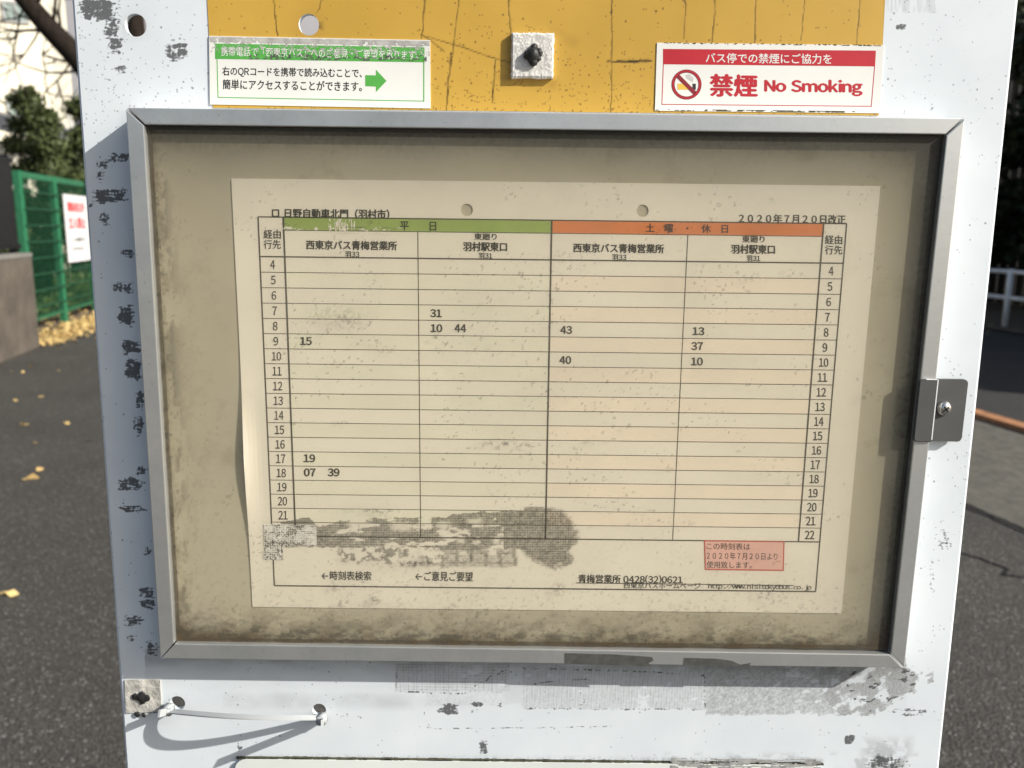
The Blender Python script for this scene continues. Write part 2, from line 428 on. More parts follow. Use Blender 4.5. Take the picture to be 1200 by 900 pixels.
def text_at(name, text, origin, xdir, updir, width, height, mat, parent, bold=0.0):
    xd = np.array(xdir); nrm = np.cross(xd, np.array(updir, float))
    return lettering(name, text, lambda u, v, k: np.array(origin)+u[:, None]*width*xd+v[:, None]*height*np.array(updir, float)+nrm*k*0.0006, bold, mat, parent)

# ------------------------------------------------------------------ fine sheets that carry painted wear and shade
def sheet(name, xl, xr, zs, nx, y, holes, paint, mats, parent, depth=0.004, rim=True):
    """upright sheet, left and right edges xl(z), xr(z), with round holes (x, z, r); paint(px, py) -> R, G, B, A per vertex"""
    nz = len(zs); u = np.linspace(0, 1, nx)
    X = xl(zs)[:, None]*(1-u)+xr(zs)[:, None]*u; Z = np.repeat(zs[:, None], nx, 1)
    co = np.stack([X, np.full_like(X, y), Z], -1).reshape(-1, 3)
    keep = np.ones((nz-1, nx-1), bool); rings = []
    for hx, hz, hr in holes:
        ci = (X[:-1, :-1]+X[1:, 1:])/2; cz = (Z[:-1, :-1]+Z[1:, 1:])/2
        sel = (np.abs(ci-hx) < hr*1.5) & (np.abs(cz-hz) < hr*1.5)
        j, i = np.nonzero(sel); j0, j1, i0, i1 = j.min(), j.max()+1, i.min(), i.max()+1
        keep[j0:j1, i0:i1] = False
        per = [(j0, k) for k in range(i0, i1)]+[(k, i1) for k in range(j0, j1)]+[(j1, k) for k in range(i1, i0, -1)]+[(k, i0) for k in range(j1, j0, -1)]
        rings.append((hx, hz, hr, [a*nx+b for a, b in per]))
    jj, ii = np.nonzero(keep); a = jj*nx+ii
    faces = np.stack([a, a+1, a+nx+1, a+nx], 1)
    extra = []; fx = []; n0 = len(co)
    for hx, hz, hr, per in rings:
        base = n0+len(extra)
        ang = [math.atan2(co[p][2]-hz, co[p][0]-hx) for p in per]
        for t in ang: extra.append((hx+hr*math.cos(t), y, hz+hr*math.sin(t)))
        if rim:
            for t in ang: extra.append((hx+hr*math.cos(t), y+depth, hz+hr*math.sin(t)))
        n = len(per)
        for k in range(n):
            q = (k+1) % n
            fx.append((per[k], per[q], base+q, base+k))
            if rim: fx.append((base+k, base+q, base+n+q, base+n+k))
    if extra: co = np.concatenate([co, np.array(extra)]); faces = np.concatenate([faces, np.array(fx)])
    me = D.meshes.new(name); nf = len(faces)
    me.vertices.add(len(co)); me.vertices.foreach_set('co', co.ravel())
    me.loops.add(nf*4); me.loops.foreach_set('vertex_index', faces.astype(np.int32).ravel())
    me.polygons.add(nf); me.polygons.foreach_set('loop_start', np.arange(0, nf*4, 4, dtype=np.int32))
    if paint is not None:
        px, py = topx(co); c = np.stack([np.clip(k, 0, 1)*np.ones(len(co)) for k in paint(px, py)], 1).astype(np.float32)
        at = me.attributes.new('dirt_shade', 'FLOAT_COLOR', 'POINT'); at.data.foreach_set('color', c.ravel())
    me.update(calc_edges=True); me.validate(); me.polygons.foreach_set('use_smooth', [False]*len(me.polygons))
    return link(name, me, mats, parent)

# ================================================================== SETTING
def strip(name, s0, s1, y0, y1, z, mat, kind='structure', n=1):
    bm = bmesh.new()
    ys = np.linspace(y0, y1, n+1)
    L = [(bm.verts.new(SY(s0, k, z)), bm.verts.new(SY(s1, k, z))) for k in ys]
    for a, b in zip(L[:-1], L[1:]): bm.faces.new((a[0], a[1], b[1], b[0]))
    return shell(name, bm, mat, kind=kind)
bm = bmesh.new(); v = [bm.verts.new(p) for p in ((-250, -250, -0.012), (250, -250, -0.012), (250, 350, -0.012), (-250, 350, -0.012))]; bm.faces.new(v)
shell('ground', bm, M['soil'], kind='structure')
strip('pavement', -3.45, 3.03, -30, 120, 0.0, M['asphalt'])
strip('road', 4.62, 9.0, -30, 120, -0.004, M['road'])
# cement walkway with a worn, ragged inner edge
bm = bmesh.new(); prev = None
for k in range(241):
    y = -10+k*0.25; j = 0.05*(float(fbm(np.array([y*1.1]), np.array([3.0]), 5)[0])-0.5)*2
    a, b = bm.verts.new(SY(3.02+j, y, 0.008)), bm.verts.new(SY(4.52, y, 0.008))
    if prev: bm.faces.new((prev[0], prev[1], b, a))
    prev = (a, b)
shell('walkway', bm, M['paving'], kind='structure')
# cracks in the asphalt beside the walkway
bm = bmesh.new()
def crack(pts, w):
    for k in range(len(pts)-1):
        a, b = Vector(pts[k]), Vector(pts[k+1]); d = (b-a).normalized(); s = Vector((-d.y, d.x, 0))*w/2
        q = [bm.verts.new(p) for p in (a-s, a+s, b+s, b-s)]; bm.faces.new(q)
pp = [SY(3.0+0.05*(float(fbm(np.array([y*1.1]), np.array([3.0]), 5)[0])-0.5)*2+random.uniform(-.012, .012), y, 0.0095) for y in np.arange(1.0, 14, 0.09)]
crack(pp, 0.022)
q = [(1.72, 3.25), (1.80, 3.08), (1.88, 3.0), (1.97, 2.92), (2.01, 2.80), (1.97, 2.74), (2.1, 2.70), (2.35, 2.68)]
crack([(x+random.uniform(-.01, .01), y+random.uniform(-.01, .01), 0.004) for x, y in q], 0.014)
shell('pavement_crack', bm, M['black'], kind='structure')
# kerb stones with worn orange paint
bm = bmesh.new()
for k in range(60):
    y = -8+k*0.8; a, b = SY(4.57, y+0.006, 0.0), SY(4.57, y+0.794, 0.0)
    beam(bm, a, b, 0.12, 0.09)
shell('kerb', bm, M['kerb'], kind='structure')
strip('verge', 9.0, 26, -30, 120, 0.02, M['soil'])
strip('planting_strip', -9.5, -3.45, 8.75, 120, 0.004, M['soil'])

# ---- concrete wall with black louvred fence on top (left, near)
wy0, wy1, ws = 1.0, 8.62, -3.46
t = thing('concrete_wall', SY(ws-0.1, 5.0), 'low stained concrete wall beside the asphalt, carrying a black louvred fence', 'wall')
bm = bmesh.new(); beam(bm, SY(ws-0.10, wy0, 0.49), SY(ws-0.10, wy1, 0.49), 0.20, 0.98); part('wall_body', bm, M['conc'], t)
bm = bmesh.new(); beam(bm, SY(ws-0.10, wy0-0.005, 1.0), SY(ws-0.10, wy1+0.005, 1.0), 0.215, 0.04); part('coping', bm, M['conclt'], t)
t = thing('black_fence', SY(ws-0.1, 5.0, 1.02), 'black metal fence of upright louvres standing on the concrete wall', 'fence')
bm = bmesh.new()
for k in range(150):
    y = wy0+0.05+k*0.05
    if y > wy1-0.1: break
    beam(bm, SY(ws-0.09, y, 1.10), SY(ws-0.09, y, 1.98), 0.034, 0.012, up=Vector((0.5, 0.85, 0)))
part('louvre_panel', bm, M['fblack'], t)
for z in (1.09, 1.97):
    bm = bmesh.new(); beam(bm, SY(ws-0.10, wy0, z), SY(ws-0.10, wy1-0.04, z), 0.05, 0.05); part('rail', bm, M['fblack'], t)
for k in range(5):
    y = wy1-0.08-k*1.8; bm = bmesh.new(); beam(bm, SY(ws-0.15, y, 1.021), SY(ws-0.15, y, 2.03), 0.06, 0.06); part('post', bm, M['fblack'], t)

# ---- green mesh fence
fs = -3.95
t = thing('green_mesh_fence', SY(fs, 11), 'bright green welded mesh fence along the leaf covered strip', 'fence')
posts = [9.75, 10.95, 12.45, 13.95, 15.45, 16.95, 18.45, 19.95, 21.45, 22.95]
for y in posts:
    bm = bmesh.new(); beam(bm, SY(fs, y, 0.0), SY(fs, y, 1.94), 0.075, 0.075); part('post', bm, M['fgreen'], t)
for z in (1.90, 0.16):
    bm = bmesh.new(); beam(bm, SY(fs, posts[0], z), SY(fs, posts[-1], z), 0.05, 0.075 if z > 1 else 0.04); part('rail', bm, M['fgreen'], t)
for a, b in zip(posts[:-1], posts[1:]):
    bm = bmesh.new()
    for k in range(int((b-a)/0.055)):
        y = a+0.055*k+0.02; beam(bm, SY(fs+0.035, y, 0.17), SY(fs+0.035, y, 1.87), 0.006, 0.006)
    for z in np.arange(0.3, 1.87, 0.2): beam(bm, SY(fs+0.045, a, z), SY(fs+0.045, b, z), 0.016, 0.022)
    part('mesh_panel', bm, M['fwire'], t)

# ---- notice boards hung on the fence
def notice(y0, y1, z0, z1, label):
    t = thing('fence_notice', SY(fs+0.07, y0, z0), label, 'notice sign', 'notices hung on the green fence')
    bm = bmesh.new(); a, b = SY(fs+0.075, y0, (z0+z1)/2), SY(fs+0.075, y1, (z0+z1)/2); beam(bm, a, b, 0.008, z1-z0); part('sign_board', bm, M['signw'], t)
    d = (b-a); L = d.length; d = d.normalized(); o = SY(fs+0.081, y0, 0)
    w = L*0.74
    for txt, zc, h, m, ww in (('関係者以外', 0.745, 0.15, 'signr', w), ('立入禁止', 0.50, 0.17, 'signr', w), ('ここは通路では', 0.305, 0.055, 'signk', w*0.8), ('ありません', 0.17, 0.05, 'signk', w*0.7)):
        org = o+d*(L*0.13 if m == 'signr' else L*0.2); H = z1-z0
        text_at('sign_lettering', txt, (org.x, org.y, z0+H*zc), d, (0, 0, 1), ww, h*H/0.9*0.9, M[m], t, 0.045 if m == 'signr' else .02)
notice(11.12, 12.12, 0.80, 1.72, 'white notice with two rows of red characters, in full view on the green mesh fence')
notice(12.18, 13.2, 0.80, 1.72, 'white notice on the green fence, mostly hidden behind the bus stop board')

# ---- leaves
def leafmesh(name, pts, size, mat, flat=False, kind=None, parent=None, squash=1.0):
    n = len(pts); pts = np.asarray(pts, float)
    a = rng.normal(size=(n, 3)); 
    if flat: a[:, 2] *= 0.15
    a /= np.linalg.norm(a, axis=1)[:, None]
    b = rng.normal(size=(n, 3))
    if flat: b[:, 2] *= 0.2
    b -= a*(a*b).sum(1)[:, None]; b /= np.linalg.norm(b, axis=1)[:, None]
    s = size*rng.uniform(0.55, 1.3, n)[:, None]
    P = np.stack([pts-a*s, pts+b*s*0.5*squash, pts+a*s, pts-b*s*0.5*squash], 1).reshape(-1, 3)
    me = D.meshes.new(name); me.vertices.add(n*4); me.vertices.foreach_set('co', P.ravel())
    me.loops.add(n*4); me.loops.foreach_set('vertex_index', np.arange(n*4, dtype=np.int32))
    me.polygons.add(n); me.polygons.foreach_set('loop_start', np.arange(0, n*4, 4, dtype=np.int32))
    me.update(calc_edges=True); me.polygons.foreach_set('use_smooth', [False]*n)
    o = link(name, me, mat, parent)
    if kind: o['kind'] = kind
    return o
pts = []
for k in range(5200):                                           # drift along the fence foot
    y = 8.7+abs(rng.normal())*5; s = -3.56+rng.normal()*0.18
    if s < -3.9 or s > -3.2: continue
    p = SY(s, y, 0.008+abs(rng.normal())*0.014); pts.append(p)
for k in range(1500): pts.append(SY(rng.uniform(-4.6, -3.4), rng.uniform(8.8, 22), 0.015+abs(rng.normal())*0.02))
for k in range(110): pts.append(SY(-3.4+abs(rng.normal())*0.45, rng.uniform(3, 20), 0.008))
for k in range(50): pts.append(SY(rng.uniform(-3.3, 2.5), rng.uniform(2.2, 22), 0.007))
for k in range(260): pts.append(SY(rng.uniform(8.3, 9.8), rng.uniform(6, 24), 0.03))
for px, py in ((100, 518), (75, 497), (28, 498), (6, 697), (34, 562), (20, 470), (52, 466), (40, 520)):
    d = ray(px, py); p = CAM+d*(-CAM[2]/d[2]); p[2] = 0.008
    for k in range(2): pts.append(Vector(p)+Vector((rng.normal()*0.02, rng.normal()*0.02, 0)))
leafmesh('fallen_leaves', pts, 0.025, M['leafy'], True, 'stuff', squash=1.5)
gp = []
for k in range(9000): gp.append(SY(rng.uniform(-6.5, -4.15), rng.uniform(9.0, 22), rng.uniform(0.02, 0.30)))
leafmesh('grass', gp, 0.09, M['grass'], False, 'stuff', squash=0.35)

def crown_points(blobs, n):
    out = []
    w = np.array([b[3]**2 for b in blobs]); w = w/w.sum()
    for k, (x, y, z, r, f) in enumerate(blobs):
        m = int(n*w[k]); d = rng.normal(size=(m, 3)); d /= np.linalg.norm(d, axis=1)[:, None]
        rr = r*(rng.uniform(0, 1, m)**0.45)[:, None]*(1+0.25*rng.normal(size=(m, 1)))
        out.append(np.array([x, y, z])+d*rr*np.array([1, 1, f]))
    return np.concatenate(out)
def shrub(name, x, y, z0, z1, r, n, leaf, size, mat, label, cat, group, conic=True, stem=0.05):
    t = thing(name, (x, y, 0), label, cat, group)
    bm = bmesh.new(); tube(bm, [(x, y, -0.01), (x+0.03, y, z0+0.3), (x, y+0.02, z1*0.8)], [stem*1.3, stem, stem*0.4], 7); part('trunk', bm, M['bark'], t, True)
    blobs = []
    for k in range(26):
        f = random.random(); h = z0+(z1-z0)*f
        rr = r*(1-f*0.75) if conic else r*math.sqrt(max(0.05, 1-(2*f-1)**2))
        a = random.uniform(0, 6.28); q = rr*random.uniform(0.25, 0.8)
        blobs.append((x+q*math.cos(a), y+q*math.sin(a), h, r*random.uniform(0.2, 0.42), 0.75))
    blobs.append((x, y, z1-r*0.2, r*0.16, 1.6))
    leafmesh('crown', crown_points(blobs, n), size, mat, False, None, t)
    return t
def along(px, y):                                                # x of the plane Y = y at that column, at eye level
    return float(on(px, 268, y)[0])
shrub('evergreen_tree', along(52, 13.6), 13.6, 0.9, 3.45, 0.74, 15000, 1, 0.048, M['leafd'], 'dark bushy evergreen with a pointed top behind the green fence', 'tree', 'evergreens behind the green fence')
shrub('evergreen_tree', along(112, 15.0), 15.0, 0.9, 3.5, 0.85, 12000, 1, 0.05, M['leafd'], 'dark evergreen close against the white board edge, behind the notices', 'tree', 'evergreens behind the green fence')
shrub('evergreen_tree', along(82, 17.5), 17.5, 0.6, 3.0, 1.1, 12000, 1, 0.055, M['leafd'], 'low evergreen filling the gap beyond the pointed one', 'tree', 'evergreens behind the green fence')
for k, y in enumerate((10.4, 11.9, 13.3)):
    p = SY(-5.35, y); shrub('evergreen_shrub', p.x, p.y, 0.35, 1.75, 0.75, 7000, 1, 0.05, M['leafd'], ('low dark shrub right behind the first bay of the green mesh', 'low dark shrub behind the white notices on the green mesh', 'low dark shrub further along the green mesh')[k], 'shrub', 'shrubs behind the green fence', conic=False, stem=.03)
for k, (px, y) in enumerate(((190, 18), (280, 21))):
    shrub('evergreen_tree', along(px, y), y, 0.6, 3.4, 1.1, 3500, 1, 0.10, M['leafd'], 'evergreen hidden behind the bus stop board', 'tree', 'evergreens behind the green fence')

# ---- bare leaning tree
def bare_tree():
    Y = 12.0
    def Q(px, py, dy=0.0): return V(px, py, Y+dy)
    base = Q(215, 372); base.z = -0.02
    t = thing('bare_tree', (base.x, base.y, 0), 'bare tree with a thick dark limb leaning up to the left before the cream building', 'tree')
    bm = bmesh.new()
    tube(bm, [base, Q(196, 270), Q(160, 170), Q(120, 104), Q(90, 66), Q(55, 30), Q(25, -6), Q(-20, -60), Q(-60, -140)],
         [0.25, 0.20, 0.175, 0.165, 0.16, 0.14, 0.125, 0.10, 0.06], 12)
    tube(bm, [Q(180, 215), Q(168, 110), Q(159, 29), Q(150, -90), Q(170, -220)], [0.14, 0.13, 0.12, 0.09, 0.04], 10)
    part('trunk', bm, M['bark'], t, True)
    bm = bmesh.new()
    def twig(p, d, L, r, lev):
        pts = [p]; q = p.copy(); dd = d.copy()
        for k in range(5):
            dd = (dd+Vector((random.gauss(0, .16), random.gauss(0, .16), random.gauss(0.04, .14)))).normalized(); q = q+dd*L/5; pts.append(q.copy())
        tube(bm, pts, [r*(1-0.16*k) for k in range(6)], 5)
        if lev > 0:
            for k in range(3):
                i = random.randint(1, 5); e = (dd+Vector((random.gauss(0, .6), random.gauss(0, .5), random.gauss(0.1, .5)))).normalized()
                twig(pts[i], e, L*random.uniform(0.45, 0.7), r*0.55, lev-1)
    for (px, py, d, L, r) in ((110, 92, (-.9, .1, .45), 1.0, .055), (60, 36, (-1, .1, -.25), .9, .03), (78, 52, (-.9, 0, .35), 1.1, .03), (85, 60, (-.5, 0, -.75), 1.2, .018),
                              (62, 34, (.15, -.1, 1), 1.2, .03), (40, 12, (.5, -.1, .9), 1.0, .03), (70, 45, (.3, 0, .8), 1.0, .025), (150, 150, (.8, 0, .6), 1.5, .05),
                              (20, -5, (-.8, 0, .2), 1.0, .03), (100, 80, (-.75, 0, -.3), 1.3, .022), (30, 4, (-.5, 0, -.8), 1.2, .018), (50, 28, (-.3, 0, -.9), 1.3, .016), (158, 20, (-.6, 0, .7), 1.4, .04), (155, -30, (.6, 0, .8), 1.4, .04)):
        twig(Q(px, py), Vector(d).normalized(), L, r, 2)
    part('branches', bm, M['bark'], t, True)
bare_tree()

# ---- cream building at the back left
M['wallp'] = plain('pale_grey_render', (0.27, 0.27, 0.29), 0.85, var=0.05, scale=0.6)
def building(name, x0, x1, y0, y1, h, wins, label, mat='wallc', rooft=0.35):
    t = thing(name, (x1, y0, 0), label, 'building')
    bm = bmesh.new(); bx(bm, x0, x1, y0, y1, -0.02, h); part('wall', bm, M[mat], t)
    bm = bmesh.new(); bx(bm, x0-0.25, x1+0.25, y0-0.25, y1+0.25, h+0.003, h+rooft); part('roof', bm, M['roof'], t)
    for face, a, b, z0, z1 in wins:
        fr = bmesh.new(); pn = bmesh.new()
        if face == 'front':
            for q in ((a, a+.06, z0, z1), (b-.06, b, z0, z1), (a+.06, b-.06, z0, z0+.06), (a+.06, b-.06, z1-.06, z1), ((a+b)/2-.02, (a+b)/2+.02, z0+.06, z1-.06)):
                bx(fr, q[0], q[1], y0-.05, y0-.003, q[2], q[3])
            bx(pn, a+.06, b-.06, y0-.02, y0-.004, z0+.06, z1-.06)
        else:
            for q in ((a, a+.06, z0, z1), (b-.06, b, z0, z1), (a+.06, b-.06, z0, z0+.06), (a+.06, b-.06, z1-.06, z1), ((a+b)/2-.02, (a+b)/2+.02, z0+.06, z1-.06)):
                bx(fr, x1+.003, x1+.05, q[0], q[1], q[2], q[3])
            bx(pn, x1+.004, x1+.02, a+.06, b-.06, z0+.06, z1-.06)
        f = part('window', fr, M['wframe'], t); part('pane', pn, M['glass'], f)
    return t
by = 22.0
bxr = V(63, 90, by).x
def zat(py, y): return float(on(60, py, y)[2])
w1 = (V(10, 18, by).x, V(37, 18, by).x, zat(31, by), zat(6, by)); w2 = (V(16, 127, by).x, V(40, 127, by).x, zat(141, by), zat(114, by))
wins = [('front', w1[0], w1[1], w1[2], w1[3]), ('front', w2[0], w2[1], w2[2], w2[3])]
for z in (1.0, 3.9, 6.6): 
    for x in (-17, -20, -23): wins.append(('front', x, x+1.4, z, z+1.3))
for y in (28, 31): wins.append(('side', y, y+1.2, 3.7, 4.9))
wins.append(('side', 24.2, 25.0, 3.3, 4.1))
building('cream_building', -26, bxr, by, 34, 9.6, wins, 'tall cream rendered building with small windows, lit by the sun, behind the bare tree').rotation_euler.z = rad(25)
px1 = V(430, 29, 42.0).x
building('pale_block', px1-15, px1, 42, 50, 15.5, [('front', px1-x, px1-x+1.5, z, z+1.4) for x in (4, 8, 12) for z in (1.2, 4.4, 7.6)], 'pale apartment block further back, showing bright beside the cream building', 'wallp').rotation_euler.z = rad(25)
# low shed with a grey eave
sx = V(31, 140, 16.0).x; szt = zat(140, 16.0)
t = thing('low_shed', (sx-3, 16, 0), 'low cream shed with a dark grey eave, at the fence side of the tall building', 'shed')
bm = bmesh.new(); bx(bm, sx-5, sx-0.3, 16.4, 19, -0.02, szt-0.35); part('wall', bm, M['wallc'], t)
bm = bmesh.new(); prism(bm, [(sx-5.2, szt+1.2), (sx-5.2, szt+0.86), (sx, szt-0.33), (sx, szt-0.03)], 16.0, 3.3); part('roof', bm, M['roof'], t)
# far side: more street, hidden from here by the board
building('far_house', -7, 2, 62, 72, 7.5, [('front', x, x+1.6, z, z+1.3) for x in (-6, -3, 0) for z in (1.2, 4.4)], 'cream house at the far end of the street, hidden by the board')

# ---- guard rail and dark hedge across the road
gs = 9.44
t = thing('guard_rail', SY(gs, 12), 'white two-bar pipe guard rail across the shaded road', 'guard rail')
for z in (0.80, 0.43):
    bm = bmesh.new(); tube(bm, [SY(gs, y, z) for y in np.arange(3.6, 40, 2.0)], 0.03, 10); part('pipe', bm, M['rail'], t, True)
for k in range(17):
    y = 3.6+k*2.0; bm = bmesh.new(); tube(bm, [SY(gs, y, 0.0), SY(gs, y, 0.84)], 0.042, 10); part('post', bm, M['rail'], t, True)
hs = [(10.9, 5.2, 3.2), (11.0, 7.6, 4.0), (11.2, 10.0, 5.0), (11.1, 12.2, 5.6), (11.3, 14.6, 6.2), (11.2, 17.0, 6.0), (11.4, 19.5, 6.4), (11.3, 22.5, 6.2), (11.5, 26, 6.5), (11.4, 30, 6.5), (11.3, 35, 6.0)]
for k, (s, y, h) in enumerate(hs):
    p = SY(s, y)
    lab = 'dense dark roadside tree behind the guard rail, right of the bus stop board' if 8 < y < 15 else 'dark roadside tree of the row behind the guard rail'
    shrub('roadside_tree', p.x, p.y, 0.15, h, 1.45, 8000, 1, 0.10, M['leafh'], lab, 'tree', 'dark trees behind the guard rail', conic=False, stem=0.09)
for k, (x, y, h) in enumerate(((-16, 60, 9), (-10, 64, 8), (5, 66, 9), (10, 62, 8), (15, 64, 9), (-22, 58, 8))):
    shrub('distant_tree', x, y, .4, h, 3.2, 1800, 1, 0.34, M['leafh'], 'distant tree at the end of the street, hidden by the board', 'tree', 'distant trees at the street end', conic=False, stem=.2)
t = thing('dark_hoarding', SY(12.6, 16), 'dark upright-slatted screen behind the roadside trees', 'fence')
bm = bmesh.new()
for k in range(170):
    y = 3+k*0.22; beam(bm, SY(12.6, y, 0.0), SY(12.6, y, 5.4), 0.19, 0.05, up=Vector((1, 0.2, 0)))
part('slat_panel', bm, M['fblack'], t)

# ================================================================== BUS STOP BOARD
EDGE_T, EDGE_B = ZO+0.36, ZO-0.42
def xl(z): return -0.2210+(np.asarray(z)-ZO+0.2006)*(0.0043/0.3827)
def xr(z): return 0.2093-(np.asarray(z)-ZO+0.1955)*(0.0053/0.3823)
stop = thing('bus_stop_board', (0, 0, 0), 'weathered white bus stop board with scuffs, screw holes and a yellow band across its top', 'bus stop board')
H = {k: xz(px, py, 0.0) for k, (px, py) in dict(a=(159, 29.5), b=(362, 29), c=(208, 824), d=(374, 832)).items()}
HR = dict(a=0.0049, b=0.0046, c=0.0040, d=0.0036)
holes = [(H[k][0], H[k][1], HR[k]) for k in 'abcd']

SCUFF = [(90, -4, 140, 22, .78), (100, 6, 142, 26, .5), (122, 18, 142, 46, .62), (128, 42, 143, 62, .66), (136, 76, 147, 87, .62), (192, 46, 221, 72, .66),
         (128, 180, 150, 190, .66), (110, 187, 128, 198, .55), (112, 198, 124, 212, .42), (108, 220, 150, 238, .68), (117, 243, 127, 268, .52), (101, 240, 110, 242, .6),
         (142, 292, 157, 303, .50), (130, 331, 158, 343, .56), (137, 358, 157, 381, .72), (142, 397, 164, 415, .66), (147, 418, 165, 447, .76), (160, 458, 168, 482, .58),
         (157, 484, 167, 512, .6), (160, 545, 172, 557, .66), (137, 561, 171, 574, .68), (139, 592, 171, 600, .62), (170, 640, 176, 650, .55),
         (165, 687, 181, 703, .6), (165, 703, 181, 712, .7), (146, 722, 166, 734, .66), (172, 752, 186, 768, .6), (146, 744, 160, 752, .35),
         (1050, 29, 1060, 34, .9), (1010, 884, 1062, 902, .55), (1040, 830, 1088, 838, .4), (1098, 620, 1117, 645, .35), (1088, 650, 1095, 700, .25),
         (150, 812, 176, 828, .62), (160, 826, 190, 836, .55), (512, 826, 538, 837, .75), (553, 823, 566, 827, .7), (584, 824, 588, 828, .7), (553, 831, 560, 836, .45),
         (562, 866, 571, 886, .5), (278, 868, 284, 884, .40), (846, 866, 856, 874, .0), (990, 863, 999, 872, .85)]
def board_paint(px, py):
    n = px.size
    wob = (fbm(px/7, py/3.2, 3)-.5)
    # fine strokes along, fine ticks across
    stroke = vn(px/20+vn(px/5, py/5, 9)*.6, py/1.9, 21)*.55+vn(px/7, py/1.5, 23)*.45-.5
    tick = vn(px/1.7, py/9, 25)-.5
    fl = fbm(px/1.9, py/1.7, 31, 2)-.5
    R = np.zeros(n)
    for k, (x0, y0, x1, y1, d) in enumerate(SCUFF):
        I = np.nonzero((px > x0-14) & (px < x1+14) & (py > y0-12) & (py < y1+12))[0]
        qx, qy = px[I], py[I]; cx, cy = (x0+x1)/2, (y0+y1)/2
        u = np.abs(qx-cx)/((x1-x0)/2+2); v = np.abs(qy-cy)/((y1-y0)/2+1.6)
        rr = (u**3+v**3)**(1/3)
        m = 1.0-sst(.55, 1.15, rr+wob[I]*.9+stroke[I]*.8)
        R[I] = np.maximum(R[I], np.clip(m*(d+.06+stroke[I]*.7+tick[I]*.45+fl[I]*.7), 0, 1))
    # faint wear between the strokes
    m = box(px, py, 118, 160, 172, 780, 14)*sst(.60, .80, fbm(px/9, py/5, 44))*.35
    R = np.maximum(R, m*(.8+stroke))
    # thin scratches and the outline of the white patch, the latch dirt
    for pts, w, s in (([(498, 827), (497, 848), (503, 854), (612, 853), (720, 851)], .9, .5), ([(505, 853), (500, 845)], .8, .6), ([(1118, 648), (1098, 672)], .01, 0),
                      ([(1128, 460), (1127, 515), (1118, 518)], 2.2, .45), ([(465, 784), (464, 808)], 1.0, .55), ([(1096, 628), (1092, 664), (1096, 690), (1093, 700)], .9, .42)):
        d = dline(px, py, pts); R = np.maximum(R, (1-sst(w*.4, w*1.3, d))*np.clip(s+fl, 0, 1))
    # ---- tape residue
    G = np.zeros(n)
    wx = (np.abs((px/3.15) % 1-.5)*2); wy = (np.abs((py/3.3) % 1-.5)*2)
    weave = np.maximum(sst(.55, .95, wx), sst(.55, .95, wy))
    blot = fbm(px/14, py/9, 51)
    g1 = box(px+wob*3, py+wob*6, 463, 776, 598, 812, 1.0)*(sst(.40, .5, blot+.22*(590-px)/120+.1))
    G = np.maximum(G, g1*(.33+.36*weave*(.35+vn(px/6, py/5, 52))+fl*.25))
    g2 = box(px+wob*5, py+wob*6, 612, 780, 828, 831, 1.0)*sst(.33, .45, blot+.12)
    G = np.maximum(G, g2*(.40+.28*sst(.5, .95, wx)*(.2+vn(px/9, py/5, 53))+.3*fl))
    g3 = box(px+wob*4, py+wob*7, 826, 778, 1010, 838, 1.5)*sst(.30, .44, fbm(px/11, py/6, 57)+.12*(960-px)/60)
    G = np.maximum(G, g3*(.62+fl*.7))
    g4 = inpoly(px, py+wob*10, [(960, 782), (1094, 783), (1094, 800), (1050, 822), (1030, 838), (985, 838), (960, 812)])*sst(.42, .56, fbm(px/15, py/9+px/30, 61)+.05)
    G = np.maximum(G, g4*(.85+fl*.6))
    R = np.maximum(R, inpoly(px, py, [(985, 783), (1094, 783), (1094, 800), (1050, 822), (1010, 838), (990, 800)])*sst(.60, .70, fbm(px/10, py/4+px/24, 63))*.72)
    G = np.maximum(G, box(px, py, 590, 800, 640, 826, 3)*.35)
    G = np.maximum(G, box(px, py, 498, 810, 600, 828, 2)*(.30+fl*.3))
    # edges of the residue
    for k, pts in enumerate(([(463, 810), (500, 812), (540, 813), (560, 802), (600, 780)], [(612, 783), (680, 785), (760, 787), (826, 792)], [(612, 830), (700, 831), (826, 831)], [(826, 790), (826, 831)],
                [(600, 795), (608, 790), (606, 797)], [(625, 802), (650, 798), (690, 796)], [(680, 812), (686, 824), (676, 828)])):
        d = dline(px+wob*4, py+wob*3, pts); R = np.maximum(R, (1-sst(.4, 1.4, d))*np.clip(.50+fl*1.2, 0, 1))
    G = np.maximum(G, box(px, py, 145, 797, 188, 832, 1.2)*(.30+fl*.5+.25*(blot-.4)))
    G = np.maximum(G, box(px, py, 1036, -10, 1098, 16, 5)*(.22+.5*(vn(px/2.2, py/16, 71)-.3)))
    G = np.maximum(G, box(px, py, 108, 583, 160, 600, 5)*0)
    # ---- soft grime, and darkening beside and below the frame
    B = np.zeros(n)
    sm = fbm(px/22, py/8, 81)
    B = np.maximum(B, box(px, py, 262, 812, 485, 830, 7)*(.10+.42*(fbm(px/30, py/30, 83)-.26))*sst(.1, .5, sm+.1))
    B = np.maximum(B, box(px, py, 480, 815, 560, 830, 7)*.12)
    B = np.maximum(B, .42*box(px, py, 1012, 868, 1066, 930, 10)*sst(.36, .62, fbm(px/12, py/9, 85)))
    B = np.maximum(B, .35*box(px, py, 780, 884, 1075, 930, 6)*sst(.5, .62, fbm(px/16, py/9, 87)))
    for (hx, hy, s) in ((208, 824, 15), (374, 832, 11), (159, 30, 14), (190, 838, 18)):
        B = np.maximum(B, .20*np.exp(-((px-hx+3)**2+(py-hy-2)**2)/s**2)*(.5+sm))
    d = dline(px, py, [(280, 889), (620, 891), (960, 893)]); B = np.maximum(B, (1-sst(0, 8, d))*np.clip(.10+fl*1.3, 0, 1))
